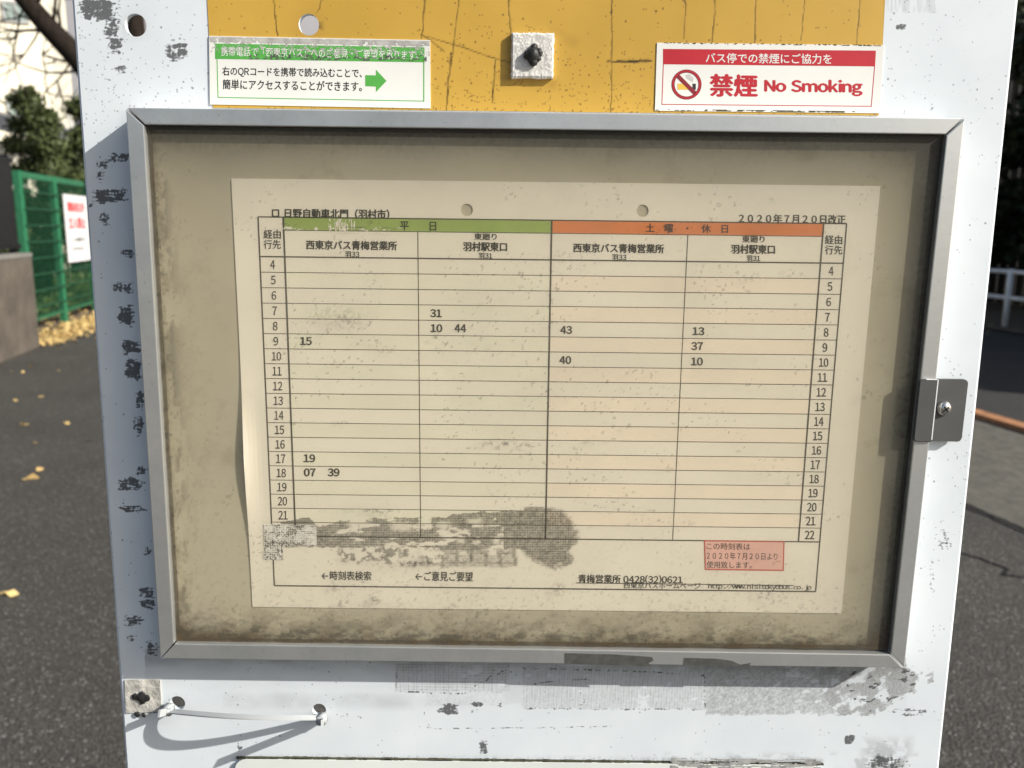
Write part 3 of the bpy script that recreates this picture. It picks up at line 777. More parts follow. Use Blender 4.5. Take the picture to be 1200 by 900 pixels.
    B = np.maximum(B, .10*(1-sst(0, 10, np.abs(px-np.interp(py, [130, 780], [146, 188]))))*(py > 130)*(py < 785))  # slightly darker along the frame's left edge
    yb = np.interp(px, [187, 1060], [772, 783]); B = np.maximum(B, .62*np.exp(-np.abs(py-yb+3)/17)*(px > 170)*(px < 1062)*(py > yb-12)*(.55+.8*sm))  # shade under the frame's lower edge, painted into this channel
    # ---- density of fine pits
    A = .03+.24*sst(.46, .78, fbm(px/40, py/30, 91))
    A = A+.42*np.exp(-((px-140)/70)**2-((py-90)/80)**2)+.2*np.exp(-((px-215)/50)**2-((py-100)/60)**2)+.15*np.exp(-((py-125)/20)**2)
    A = A+.25*np.exp(-((px-1050)/60)**2-((py-10)/20)**2)+.12*np.exp(-((px-1130)/40)**2-((py-480)/60)**2)
    A = A*np.where(py > 840, .55, 1.0)
    A = np.where((px > 108) & (px < 150) & (py > 583) & (py < 604), A+.25, A)
    return R, G, B, A
zs = np.concatenate([np.linspace(EDGE_B, ZO-0.215, 6)[:-1], np.linspace(ZO-0.215, ZO+0.200, 760), np.linspace(ZO+0.200, EDGE_T, 5)[1:]])
sheet('panel', xl, xr, zs, 800, 0.0, holes, board_paint, M['white'], stop, 0.0030)
zb = np.concatenate([np.linspace(EDGE_B, ZO-0.215, 4)[:-1], np.linspace(ZO-0.215, ZO+0.2, 130), np.linspace(ZO+0.2, EDGE_T, 4)[1:]])
sheet('panel_back', xl, xr, zb, 130, 0.0030, holes, None, M['gal'], stop, 0, False)
bm = bmesh.new()
for f, sgn in ((xl, -1), (xr, 1)):
    ring = []
    for z in (EDGE_B, EDGE_T):
        x = float(f(np.array(z))); ring.append([bm.verts.new((x+sgn*.0012*k, yy, z)) for k, yy in ((0, 0.0), (1, .0008), (1, .0024), (0, .0030))])
    for k in range(3): bm.faces.new((ring[0][k], ring[0][k+1], ring[1][k+1], ring[1][k]))
for z in (EDGE_B, EDGE_T):
    a, b = float(xl(np.array(z))), float(xr(np.array(z))); v = [bm.verts.new(p) for p in ((a, 0, z), (b, 0, z), (b, .003, z), (a, .003, z))]; bm.faces.new(v)
part('panel_edge', bm, M['white'], stop)
# post and foot behind it
bm = bmesh.new(); tube(bm, [(0.02, 0.034, 0.08), (0.02, 0.034, ZO+0.55)], 0.03, 20); part('post', bm, M['gal'], stop, True)
for z in (ZO+0.26, ZO-0.33):
    bm = bmesh.new(); bx(bm, -0.05, 0.09, 0.0034, 0.009, z-0.018, z+0.018); part('bracket', bm, M['gal'], stop)
bm = bmesh.new()
prof = [(0.0, 0.0), (0.24, 0.0), (0.235, 0.06), (0.17, 0.10), (0.05, 0.12), (0.0, 0.12)]; rings = []
for r, z in prof[1:-1]: rings.append([bm.verts.new((0.02+r*math.cos(2*math.pi*k/28), 0.034+r*math.sin(2*math.pi*k/28), z+0.001)) for k in range(28)])
for a, b in zip(rings[:-1], rings[1:]):
    for k in range(28): bm.faces.new((a[k], a[(k+1) % 28], b[(k+1) % 28], b[k]))
bm.faces.new(list(reversed(rings[0]))); bm.faces.new(rings[-1]); part('foot', bm, M['conclt'], stop, False)

# yellow band
ya, yb = xz(243, 20, 0), xz(1037, 20, 0)
CR = [[(321, -5), (322, 18), (325, 41)], [(376, -5), (375, 8), (374, 40)], [(498, -5), (496, 22), (494, 45)], [(538, -5), (534, 30), (530, 62), (524, 100), (523, 130)], [(596, -5), (598, 40)],
      [(717, -5), (716.5, 60), (716, 132)], [(500, 43), (540, 55), (575, 67), (600, 74)], [(581, 70), (578, 95), (577, 120)], [(803, -5), (803, 12), (801, 45)], [(837, -5), (837, 20), (834, 50)],
      [(886, -5), (885, 20), (884, 50)], [(943, -5), (941, 20), (938, 48)], [(1007, -5), (1006, 25), (1003, 52)], [(494, 40), (507, 50), (520, 60)], [(528, 62), (524, 122)], [(768, 100), (766, 128)]]
def yellow_paint(px, py):
    wob = (fbm(px/5, py/7, 5)-.5)*3
    R = np.zeros(px.size)
    for k, c in enumerate(CR):
        d = dline(px+wob, py, c); w = .40 if k not in (11,) else .2
        R = np.maximum(R, (1-sst(w*.6, w+.9, d))*(.40+.6*vn(px/9, py/9, 100+k)))
    d = dline(px, py+wob, [(711, 72), (730, 72.5), (763, 71)]); R = np.maximum(R, (1-sst(.8, 2.6, d+1.5*np.abs(px-742)/40))*1.3)
    R = np.maximum(R, .8*sst(-2, 2, px-1030-wob*2)*sst(3, -1, np.abs(px-1036))*.3)
    d = dline(px, py, [(590, 92), (648, 98)]); B = (1-sst(0, 14, d))*.55*fbm(px/8, py/6, 7)
    d = dline(px, py, [(597, 45), (597, 92)]); B = np.maximum(B, (1-sst(0, 8, d))*.45*fbm(px/8, py/6, 8))
    d = dline(px, py, [(648, 38), (672, 48)]); B = np.maximum(B, (1-sst(0, 12, d))*.35*fbm(px/8, py/6, 9))
    B = np.maximum(B, np.exp(-((px-362)**2+(py-30)**2)/18**2)*.25)
    A = .06+.62*sst(30, 120, py)*sst(.3, .65, fbm(px/40, py/25, 12))+.5*np.exp(-((px-590)/40)**2-((py-40)/14)**2)+.25*sst(95, 130, py)
    return R, np.zeros(px.size), B, A
zt, zb_ = ZO+0.215, on(640, 131, 0)[2]
yx0 = lambda z: np.full(np.shape(z), xz(243, 0, 0)[0]); yx1 = lambda z: np.interp(z, [on(1030, 132, 0)[2], on(1037, 0, 0)[2]], [xz(1030, 132, 0)[0], xz(1037, 0, 0)[0]])
sheet('yellow_band', yx0, yx1, np.linspace(zb_, zt, 130), 640, -0.00025, [holes[1]], yellow_paint, M['yellow'], stop, 0.0002)
# lower number plate, only its top edge in view
bm = bmesh.new(); p0 = xz(275, 891, -.002); p1 = xz(962, 900, -.002)
ztop = on(600, 893, -.002)[2]
prism(bm, rounded(p0[0], ztop-0.13, p1[0], ztop, 0.006), -0.0022, 0.0021); part('lower_plate', bm, M['plate'], stop)
bm = bmesh.new()
for k in range(150):
    x = p0[0]+(p1[0]-p0[0])*random.random(); w = random.uniform(.0008, .004); h = random.uniform(.0004, .0011)
    bx(bm, x, x+w, -.0018, -.0001, ztop-0.0002, ztop+h*.7)
bx(bm, p0[0]+.004, p1[0]-.004, -.0016, -.0002, ztop+.0001, ztop+.0005)
part('mossy_dirt', bm, M['moss'], stop)
# shreds of old tape on the lower plate's edge


# ================================================================== TIMETABLE CASE
FR = -0.014                                                       # front of the frame
case = thing('timetable_case', (0, 0, ZO-0.14), 'shallow aluminium framed display case with a clouded pane, fixed to the white board', 'display case')
OUT = [(147, 126), (1131, 138), (1060, 783), (187.5, 772)]; INN = [(168.5, 146), (1109.5, 157.5), (1044, 767), (204, 754.5)]
o_ = [xz(*p, FR) for p in OUT]; i_ = [xz(*p, FR) for p in INN]
for k in range(4):
    q = (k+1) % 4
    A, Bq, C, E_ = Vector(o_[k]), Vector(o_[q]), Vector(i_[q]), Vector(i_[k])
    d = (Bq-A).normalized()*0.00045
    bm = bmesh.new(); prism(bm, [A+d, Bq-d, C-d, E_+d], FR, 0.0137)
    bmesh.ops.recalc_face_normals(bm, faces=bm.faces)
    bmesh.ops.bevel(bm, geom=[e for e in bm.edges if abs(e.verts[0].co.y-FR) < 1e-6 and abs(e.verts[1].co.y-FR) < 1e-6], offset=0.0005, segments=2, affect='EDGES', profile=0.6)
    part('frame_bar', bm, M['alu'], case)
gx0, gx1 = max(i_[0][0], i_[3][0])-.004, min(i_[1][0], i_[2][0])+.004
gl = lambda z: np.interp(z, [i_[3][1], i_[0][1]], [i_[3][0], i_[0][0]])+.00015
gr = lambda z: np.interp(z, [i_[2][1], i_[1][1]], [i_[2][0], i_[1][0]])-.00015
gz0, gz1 = (i_[2][1]+i_[3][1])/2+.0002, (i_[0][1]+i_[1][1])/2-.0002
bm = bmesh.new(); prism(bm, [(float(gl(gz0)), gz0), (float(gr(gz0)), gz0), (float(gr(gz1)), gz1), (float(gl(gz1)), gz1)], -0.0088, 0.0081); part('backing_board', bm, M['backing'], case)

RES = [(372, 617), (400, 610), (440, 607), (520, 606), (565, 600), (640, 597), (660, 600), (662, 640), (640, 648), (604, 643), (545, 646), (480, 640), (400, 642), (360, 641), (355, 617)]
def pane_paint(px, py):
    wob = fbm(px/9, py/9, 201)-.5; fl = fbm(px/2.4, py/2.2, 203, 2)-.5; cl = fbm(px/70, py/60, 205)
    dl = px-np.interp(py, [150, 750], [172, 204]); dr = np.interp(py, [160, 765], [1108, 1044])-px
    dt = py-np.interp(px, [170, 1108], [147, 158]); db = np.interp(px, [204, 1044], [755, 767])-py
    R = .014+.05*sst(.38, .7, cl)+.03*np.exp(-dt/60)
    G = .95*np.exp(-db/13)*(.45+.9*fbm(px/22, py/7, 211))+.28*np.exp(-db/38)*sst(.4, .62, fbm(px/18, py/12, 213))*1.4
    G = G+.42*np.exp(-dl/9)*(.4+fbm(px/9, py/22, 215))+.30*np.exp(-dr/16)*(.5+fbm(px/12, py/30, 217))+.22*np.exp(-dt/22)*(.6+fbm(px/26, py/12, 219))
    G = G+.06*np.exp(-dr/60)+.06*np.exp(-dt/48)  # faint frame shade towards right and top, painted into this channel
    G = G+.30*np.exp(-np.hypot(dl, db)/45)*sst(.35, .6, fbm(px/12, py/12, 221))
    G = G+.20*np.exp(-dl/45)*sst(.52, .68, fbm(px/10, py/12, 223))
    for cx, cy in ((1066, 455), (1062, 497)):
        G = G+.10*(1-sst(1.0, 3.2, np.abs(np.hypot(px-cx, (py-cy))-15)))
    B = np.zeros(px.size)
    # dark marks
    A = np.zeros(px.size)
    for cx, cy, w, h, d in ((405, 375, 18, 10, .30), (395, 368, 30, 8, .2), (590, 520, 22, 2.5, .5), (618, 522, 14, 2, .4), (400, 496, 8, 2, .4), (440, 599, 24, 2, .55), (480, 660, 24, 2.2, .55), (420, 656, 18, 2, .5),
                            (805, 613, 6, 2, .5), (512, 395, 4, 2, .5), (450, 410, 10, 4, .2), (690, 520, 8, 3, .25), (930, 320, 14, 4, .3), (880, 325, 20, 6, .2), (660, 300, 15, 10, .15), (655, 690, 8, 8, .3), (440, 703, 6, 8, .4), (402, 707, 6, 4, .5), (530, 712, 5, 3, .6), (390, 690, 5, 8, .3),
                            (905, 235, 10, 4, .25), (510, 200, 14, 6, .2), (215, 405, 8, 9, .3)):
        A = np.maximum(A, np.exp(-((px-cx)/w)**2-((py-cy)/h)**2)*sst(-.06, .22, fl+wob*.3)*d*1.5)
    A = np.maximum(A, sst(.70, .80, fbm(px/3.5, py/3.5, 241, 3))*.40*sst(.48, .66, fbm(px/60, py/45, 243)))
    frame_shade = .52*np.exp(-dr/38)*(.75+.5*fbm(px/30, py/60, 247))+.62*np.exp(-dt/34)*(.8+.4*fbm(px/70, py/30, 249))+.10*np.exp(-dt/110)  # frame's soft shadow at right and top, painted onto the pane
    A = np.maximum(A, np.clip(frame_shade, 0, .8))
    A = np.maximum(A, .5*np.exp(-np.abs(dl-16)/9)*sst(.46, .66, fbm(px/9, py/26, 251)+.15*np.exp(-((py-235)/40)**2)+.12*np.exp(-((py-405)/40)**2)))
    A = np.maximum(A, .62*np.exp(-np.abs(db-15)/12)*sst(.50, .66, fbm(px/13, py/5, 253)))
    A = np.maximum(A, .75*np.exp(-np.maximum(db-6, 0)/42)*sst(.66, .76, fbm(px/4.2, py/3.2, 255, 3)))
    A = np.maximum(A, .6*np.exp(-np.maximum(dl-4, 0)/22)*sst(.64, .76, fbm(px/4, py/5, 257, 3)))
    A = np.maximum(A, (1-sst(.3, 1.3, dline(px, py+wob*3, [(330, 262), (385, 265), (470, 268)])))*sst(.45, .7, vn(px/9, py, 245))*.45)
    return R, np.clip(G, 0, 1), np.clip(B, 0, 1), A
pz = np.linspace(gz0, gz1, 420)
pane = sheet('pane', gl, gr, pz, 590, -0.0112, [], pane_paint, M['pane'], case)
bm = bmesh.new(); q = [(float(gl(gz0)), gz0), (float(gr(gz0)), gz0), (float(gr(gz1)), gz1), (float(gl(gz1)), gz1)]
a = [bm.verts.new((x, -.0102, z)) for x, z in q]; bm.faces.new(a); part('pane_back', bm, M['clear'], case)
GASK = plain('dirty_gasket', (0.10, 0.088, 0.066), 0.9, var=0.3, scale=200)
for k in range(4):
    A_, B_ = Vector(q[k]), Vector(q[(k+1) % 4]); d = (B_-A_).normalized(); nn = Vector((-d.y, d.x))
    bm = bmesh.new(); prism(bm, [A_+d*.0002, B_-d*.0014, B_-d*.0014+nn*.0012, A_+d*.0002+nn*.0012], -.0100, .0011); part('gasket', bm, GASK, case)
def scrap(name, pts, y, th, mat, parent, ny=0):
    bm = bmesh.new(); pxprism(bm, pts, y, th); return part(name, bm, mat, parent)
# torn grey tape on the bottom bar
bm = bmesh.new(); pxprism(bm, [(662, 765.5), (720, 767), (764, 770), (766, 774), (760, 777), (764, 781), (700, 779), (662, 778)], FR-.0002, .00015)
pxprism(bm, [(802, 771), (840, 772), (858, 774.5), (868, 779), (880, 777), (878, 781), (840, 780), (801, 780)], FR-.0002, .00015)
part('tape_residue', bm, plain('grey_tape_residue', (0.075, 0.075, 0.068), 0.8, var=0.25, scale=300), case)

def worn(name, quad, y, n, mats, parent, keep):
    (a, b, c, d) = [np.array(q, float) for q in quad]
    bm = bmesh.new(); nu, nv = n
    for i in range(nu):
        for j in range(nv):
            if keep(i/nu, j/nv):
                q = []
                for u, v in ((i, j), (i+1, j), (i+1, j+1), (i, j+1)):
                    u /= nu; v /= nv; q.append(xz(*((a*(1-u)+b*u)*(1-v)+(d*(1-u)+c*u)*v), y))
                bm.faces.new([bm.verts.new((p[0], y, p[1])) for p in q])
    return part(name, bm, mats, parent)
def ks(u, v): return float(vn(np.array([u*14.]), np.array([v*11.]), 371)[0])*.6+float(fbm(np.array([u*70]), np.array([v*9.]), 373)[0])*.5 > .52
worn('tape_shred', [(786, 888), (962, 890), (962, 904), (786, 902)], -0.0024, (120, 14), plain('grey_tape_shred', (0.34, 0.34, 0.33), 0.7, var=0.35, scale=260), stop, ks)
# latch with its screw
def latch():
    fy, ry = -0.0154, -0.0040
    fx0, fz1 = xz(1078, 444.5, fy); _, fz0 = xz(1078, 518, fy); xb = xz(1096, 480, fy)[0]
    rx1 = xz(1131, 480, ry)[0]; _, rz1 = xz(1115, 444.5, ry); _, rz0 = xz(1115, 517.5, ry)
    bm = bmesh.new()
    prism(bm, rounded(fx0, fz0, xb, fz1, .0018, which='ad'), fy, .0013)
    bx(bm, xb-.0018, xb, fy+.0013+.00001, ry, fz0+.0001, fz1-.0001)
    prism(bm, rounded(xb-.0018, rz0, rx1, rz1, .0022, which='bc'), ry, .0018)
    bmesh.ops.recalc_face_normals(bm, faces=bm.faces)
    bmesh.ops.bevel(bm, geom=[e for e in bm.edges if abs(e.verts[0].co.y-fy) < 1e-6 and abs(e.verts[1].co.y-fy) < 1e-6], offset=.0004, segments=2, affect='EDGES')
    L = part('latch', bm, M['latch'], case)
    bm = bmesh.new(); bx(bm, xb-.0004, xb+.0001, fy-.00006, fy+.001, fz0+.0012, fz1-.0002); bx(bm, fx0+.003, xb-.0005, fy-.00006, fy+.0008, fz1-.00025, fz1+.00005); part('worn_edge_glint', bm, M['signw'], L)  # white slivers paint the glint on the worn bend and top edge
    c = V(1108, 479.5, ry-.002); bm = bmesh.new(); rings = []
    for r, y in ((.0036, 0.0), (.0036, .0006), (.0031, .0016), (.0023, .0023), (.0012, .0026)):
        rings.append([bm.verts.new((c.x+r*math.cos(2*math.pi*k/24), ry-y-.0001, c.z+r*math.sin(2*math.pi*k/24))) for k in range(24)])
    for a, b in zip(rings[:-1], rings[1:]):
        for k in range(24): bm.faces.new((a[k], a[(k+1) % 24], b[(k+1) % 24], b[k]))
    bm.faces.new(rings[-1]); sc = part('screw', bm, M['steel'], L, True)
    bm = bmesh.new(); y0 = ry-.00285
    for ang in (38, 128):
        d = Vector((math.cos(rad(ang)), 0, math.sin(rad(ang)))); cc = Vector((c.x, y0+.0009, c.z))
        beam(bm, cc-d*.0017, cc+d*.0017, .0007, .0018, up=Vector((0, 1, 0)))
    L2 = part('screw', bm, M['black'], L); L2.name = 'screw_slot'
latch()

# ================================================================== TIMETABLE SHEET
PY = -0.0092
tt = thing('bus_timetable', (0, PY, ZO-0.105), 'yellowed printed bus timetable with green and orange headings, behind the clouded pane', 'timetable')
KS = (CAM[1]-PY)/(CAM[1]+0.0060)                                  # the sheet lies a little nearer than the plane its size was fitted on
def P(x, z): return (CAM[0]+(x/1000.0-CAM[0])*KS, 1.35+(ZO+z/1000.0-1.35)*KS)
# the sheet: slightly bowed at its lower left edge, with two punched holes
hp = [(*xz(px, py, PY), .0028) for px, py in ((547, 246), (753, 247))]
zsx = np.linspace(P(0, -105)[1], P(0, 105)[1], 106)
ob = sheet('sheet', lambda z: np.full(np.shape(z), P(-148.5, 0)[0]), lambda z: np.full(np.shape(z), P(148.5, 0)[0]), zsx, 149, PY, hp, None, M['paper'], tt, .0004)
co = np.empty(len(ob.data.vertices)*3); ob.data.vertices.foreach_get('co', co); co = co.reshape(-1, 3)
m = np.clip((-.1400-co[:, 0])/.0085, 0, 1)*np.exp(-((co[:, 2]-(ZO-.028))/.035)**2)
co[:, 1] -= .0026*m**1.6; ob.data.vertices.foreach_set('co', co.ravel()); ob.data.update()
e1, e2, e3, e4 = PY-.00003, PY-.00006, PY-.00008, PY-.00010
def mrect(bm, x0, z0, x1, z1, y, mat=0): prism(bm, [P(x0, z0), P(x1, z0), P(x1, z1), P(x0, z1)], y, .00001, mat)
CX = [-137.0, -125.4, -63.4, -1.6, 61.5, 123.9, 134.5]
ROW0, RH = 69.8, 7.205
rows = [ROW0-RH*k for k in range(20)]
bm = bmesh.new(); bg = bmesh.new()
for k in range(1, 19, 2):
    mrect(bm, CX[3], rows[k+1], CX[5], rows[k], e1); mrect(bg, CX[1], rows[k+1], CX[3], rows[k], e1)
part('row_tint', bm, M['tint_o'], tt, label='pale orange row bands'); part('row_tint', bg, M['tint_g'], tt, label='pale green row bands')
bm = bmesh.new(); mrect(bm, CX[1], 82.0, CX[3], 87.8, e1); part('weekday_heading', bm, M['green'], tt, label='green heading bar')
bm = bmesh.new(); mrect(bm, CX[3], 82.0, CX[5], 87.8, e1); part('holiday_heading', bm, M['orange'], tt, label='orange heading bar')
def residue_paint(px, py):
    wob = fbm(px/9, py/9, 201)-.5; fl = fbm(px/2.4, py/2.2, 203, 2)-.5
    # woven residue of torn tape
    wx = (np.abs((px/3.0) % 1-.5)*2); wy = (np.abs((py/2.75) % 1-.5)*2)
    weave = np.maximum(sst(.35, .9, wx)*.7, sst(.25, .85, wy))
    w2 = fbm(px/17, py/15, 233)-.5; w3 = fbm(px/3, py/3, 234, 2)-.5
    inp = np.maximum(1-sst(.86, 1.10, (np.abs((px-641+w2*26+w3*5)/33)**3.2+np.abs((py-628+w2*22+w3*5-.12*(px-641))/33)**2.4)**.38), inpoly(px+wob*5, py+wob*6, RES))
    hole = sst(.60, .66, fbm(px/20, py/7, 231)+.05)*(px < 590)
    B = inp*(1-hole)*(.30+.36*weave+fl*.5)
    for cx, cy, w, h in ((418, 614, 12, 4), (470, 617, 14, 6), (520, 616, 10, 5), (557, 610, 10, 3), (582, 633, 4, 5), (540, 634, 5, 3)):
        B = B*(1-.9*np.exp(-((px-cx)/w)**4-((py-cy+wob*4)/h)**4))
    b2 = box(px+wob*6, py+wob*5, 468, 643, 606, 664, 2)*sst(.34, .44, fbm(px/16, py/9, 235)+(px-500)/700)
    cell = np.maximum(1-sst(.0, .22, np.abs(((px+wob*3)/17) % 1-.5)), 1-sst(0, .16, np.abs(((py+wob*2-643)/11) % 1-.5)))
    B = np.maximum(B, b2*(.16+.26*cell*(.4+vn(px/6, py/4, 239))+fl*.5+.12*weave))
    B = np.maximum(B, box(px+wob*14, py+wob*10, 400, 641, 480, 660, 4)*sst(.52, .62, fbm(px/7, py/5, 237))*.5)
    B = np.maximum(B, inpoly(px+wob*5, py+wob*4, [(330, 612), (362, 606), (372, 616), (372, 640), (330, 642)])*(.3+.4*weave))
    B = np.maximum(B, .95*inpoly(px+wob*4, py+wob*4, [(309, 615), (372, 616), (371, 639), (332, 640), (331, 656), (310, 656)]))
    return B, B, B, np.ones(px.size)
def residue_mat():
    t = NT('woven_tape_residue'); r, g, b, a = t.attr('dirt_shade')
    tr = t.n('BsdfTransparent'); df = t.n('BsdfDiffuse'); t.l(t.ramp(t.noise(320, 3), [(0.3, (0.085, 0.08, 0.07)), (0.7, (0.24, 0.225, 0.19))]), df.inputs[0])
    m = t.n('MixShader'); t.l(t.math('MULTIPLY', r, .95), m.inputs[0]); t.l(tr.outputs[0], m.inputs[1]); t.l(df.outputs[0], m.inputs[2])
    t.l(m.outputs[0], t.out.inputs[0]); return t.m
(qx0, qz1), (qx1, qz0) = xz(300, 590, PY), xz(690, 675, PY)
sheet('tape_residue', lambda z: np.full(np.shape(z), qx0), lambda z: np.full(np.shape(z), qx1), np.linspace(qz0, qz1, 90), 400, PY-.000045, [], residue_paint, residue_mat(), tt, .0001)
bm = bmesh.new()
def hl(x0, x1, z, w=.28):
    w *= 1.3; mrect(bm, x0, z-w/2, x1, z+w/2, e2)
def vl(x, z0, z1, w=.28):
    w *= 1.35; mrect(bm, x-w/2, z0, x+w/2, z1, e3)
hl(CX[0], CX[6], 87.9, .45); hl(CX[1], CX[5], 82.0, .25); hl(CX[0], CX[6], ROW0, .5); hl(CX[0], CX[6], rows[19], .5); hl(CX[0], CX[6], -93.4, .55)
for k in range(1, 19): hl(CX[0], CX[6], rows[k], .26)
vl(CX[0], rows[19], 87.9, .5); vl(CX[0], -93.4, rows[19], .5); vl(CX[6], -93.4, 87.9, .45); vl(CX[1], rows[19], 87.9, .6); vl(CX[5], rows[19], 87.9, .55)
vl(CX[3], rows[19], 87.9, .6); vl(CX[2], rows[19], 82.0, .28); vl(CX[4], rows[19], 82.0, .28)
part('table_rules', bm, M['ruleink'], tt)
K = M['ink']
def tx(name, s, x0, y0, x1, y1, bold=0.01, mat=None, y=None, dy=None, mono=False): return text_px(name, s, x0, y0, x1, y1, e4 if y is None else y, mat or K, tt, bold*1.5+(.014 if y1-y0 > 8.6 else .006), dy, mono)
tx('stop_name', '□ 日野自動車北門（羽村市）', 319, 244, 456, 255, .016)
tx('revision_date', '２０２０年７月２０日改正', 866, 250.5, 991, 261, .012)
tx('heading_text', '平　　日', 469, 259.5, 511, 270, .006); tx('heading_text', '土　曜　・　休　日', 757, 262, 853, 272, .006)
for x0, y0 in ((309, 269), (967, 275.5)):
    tx('column_heading', '経由', x0, y0, x0+20, y0+10.5, .003); tx('column_heading', '行先', x0, y0+12, x0+20, y0+22.5, .003)
for x0, y0 in ((359, 281.5), (672, 285)):
    tx('destination_name', '西東京バス青梅営業所', x0, y0, x0+106, y0+10.5, .018); tx('route_number', '羽33', x0+45.5, y0+13, x0+62, y0+20, .014)
for x0, y0 in ((543, 283.5), (857, 286.5)):
    tx('route_note', '東廻り', x0+13, y0-10.3, x0+39, y0-2.5, .012); tx('destination_name', '羽村駅東口', x0, y0, x0+51, y0+10.5, .018); tx('route_number', '羽31', x0+18, y0+12.8, x0+34, y0+19.6, .012)
for k in range(19):
    s = str(4+k); zc = rows[k]-RH/2
    for cx in ((CX[0]+CX[1])/2, (CX[5]+CX[6])/2):
        a = topx(np.array([[P(cx, 0)[0], PY, P(0, zc)[1]]])); ax, ay = float(a[0][0]), float(a[1][0])
        w = 5.2 if len(s) == 1 else 10.6
        tx('hour', s, ax-w/2, ay-5, ax+w/2, ay+5, .004, dy=0)
for s, x, y in (('31', 504.5, 362.5), ('10', 505, 380), ('44', 533, 380), ('43', 657, 382), ('13', 812, 383.5), ('37', 810.5, 401), ('40', 656, 417.3), ('10', 810.3, 419), ('15', 352, 395.2), ('19', 356, 532.5), ('07', 356.5, 549), ('39', 384.5, 549)):
    tx('departure_minute', s, x, y, x+13, y+9, .022)
tx('footer_text', '←時刻表検索', 377, 669, 435, 679.5, .008); tx('footer_text', '←ご意見ご要望', 487, 669.5, 554, 680.5, .008)
tx('office_phone', '青梅営業所 0428(32)0621', 678, 673, 800, 683, .010)
tx('web_address', '西東京バスホームページ', 731, 681.6, 821, 689.4, .004); tx('web_address', 'http://www.nisitokyobus.co.jp', 830, 683.4, 951, 691, .004, mono=True)
bm = bmesh.new(); pxrect(bm, 675, 682.6, 930, 683.6, e3, .00001); part('underline', bm, M['ruleink'], tt)
def kp(u, v): return float(vn(np.array([u*40.]), np.array([v*2.5]), 381)[0])*.6+float(fbm(np.array([u*16.]), np.array([v*3.]), 383)[0])*.55 > .60+.25*abs(v-.45)
worn('rubbed_print', [(384, 256), (416, 257), (416, 272), (384, 271)], e4-.00001, (60, 18), M['paper'], tt, kp)
def kq(u, v): return float(fbm(np.array([u*30.]), np.array([v*3.]), 385)[0]) > .60+.3*abs(v-.5)
worn('rubbed_print', [(330, 264), (480, 267), (480, 273), (330, 270)], e4-.00001, (200, 8), M['paper'], tt, kq)
# red notice box
bm = bmesh.new(); pxrect(bm, 825, 633, 919.5, 668, e3-.00003, .00001, dx=1); nb = part('date_notice', bm, M['redline'], tt, label='small pink box with a red rim')
bm = bmesh.new(); pxrect(bm, 826.4, 634.5, 918, 666.5, e3-.00005, .00001, dx=1); part('notice_field', bm, M['pink'], nb)
for s, x0, y0, x1, y1 in (('この時刻表は', 828, 636, 879, 644), ('２０２０年７月２０日より', 828, 647, 911, 655.3), ('使用致します。', 828, 657.6, 881, 665.6)):
    text_px('notice_text', s, x0, y0, x1, y1, e3-.00007, M['ruleink'], nb, .012)

def kf(u, v):
    x, yy = 309+u*62, 614+v*42
    n = float(fbm(np.array([x/9]), np.array([yy/7.]), 351)[0])-.5
    if not (inside_foil := (yy+n*10 < 639 or x+n*10 < 331)): return False
    g = (int(u*88) % 3 == 2)*.22+(int(v*60) % 3 == 2)*.26
    return float(vn(np.array([u*70]), np.array([v*50.]), 353)[0])*.7+n*1.3+.15 > .22+g
worn('foil_tape_scrap', [(309, 614), (371, 615), (371, 657), (309, 656)], PY-.0003, (88, 60), plain('dull_foil', (0.74, 0.72, 0.68), 0.5, 0.1, var=0.2, scale=300), tt, kf)
# ================================================================== STICKERS
SB = -0.00060
def bil(quad):
    (a, b, c, d) = [np.array(q, float) for q in quad]
    return lambda u, v: tuple((a*(1-u)+b*u)*(1-v)+(d*(1-u)+c*u)*v)
st = thing('access_sticker', V(375, 122, SB), 'white and green sticker with a green arrow, its green header worn and smeared', 'sticker', 'stickers above the timetable')
bm = bmesh.new(); pxprism(bm, [(245, 42), (504, 47), (504.5, 127), (246, 122.3)], SB, .0004); part('sticker_base', bm, M['sticker'], st)
bm = bmesh.new(); pxprism(bm, [(252, 51), (497.5, 55.5), (497.5, 73), (252, 69)], SB-.00004, .00002); part('header_bar', bm, M['sgreen'], st)
bm = bmesh.new()
for a in ([(253.8, 69), (254.8, 69), (256, 114), (255, 114)], [(496, 72.5), (497.3, 72.5), (497.3, 118.5), (496, 118.5)], [(255, 113.6), (497.3, 118), (497.3, 119), (255, 114.6)]): pxprism(bm, a, SB-.00004, .00002)
part('border_line', bm, M['sgreen'], st)
text_px('header_text', '携帯電話で「西東京バス」へのご意見・ご要望を承ります。', 259, 54.5, 490, 65.5, SB-.00007, M['sticker'], st, .006, dy=4.5)
text_px('message_text', '右のQRコードを携帯で読み込むことで、', 260.5, 78, 424, 89.5, SB-.00004, M['sink'], st, .020, dy=2.6)
text_px('message_text', '簡単にアクセスすることができます。', 261, 93, 424, 104.5, SB-.00004, M['sink'], st, .020, dy=2.6)
bm = bmesh.new(); pxprism(bm, [(428, 88), (440.5, 88.3), (440.5, 81.5), (453, 94.8), (440.5, 108), (440.5, 101.5), (428, 101)], SB-.00004, .00002); part('arrow', bm, M['sgreen'], st)
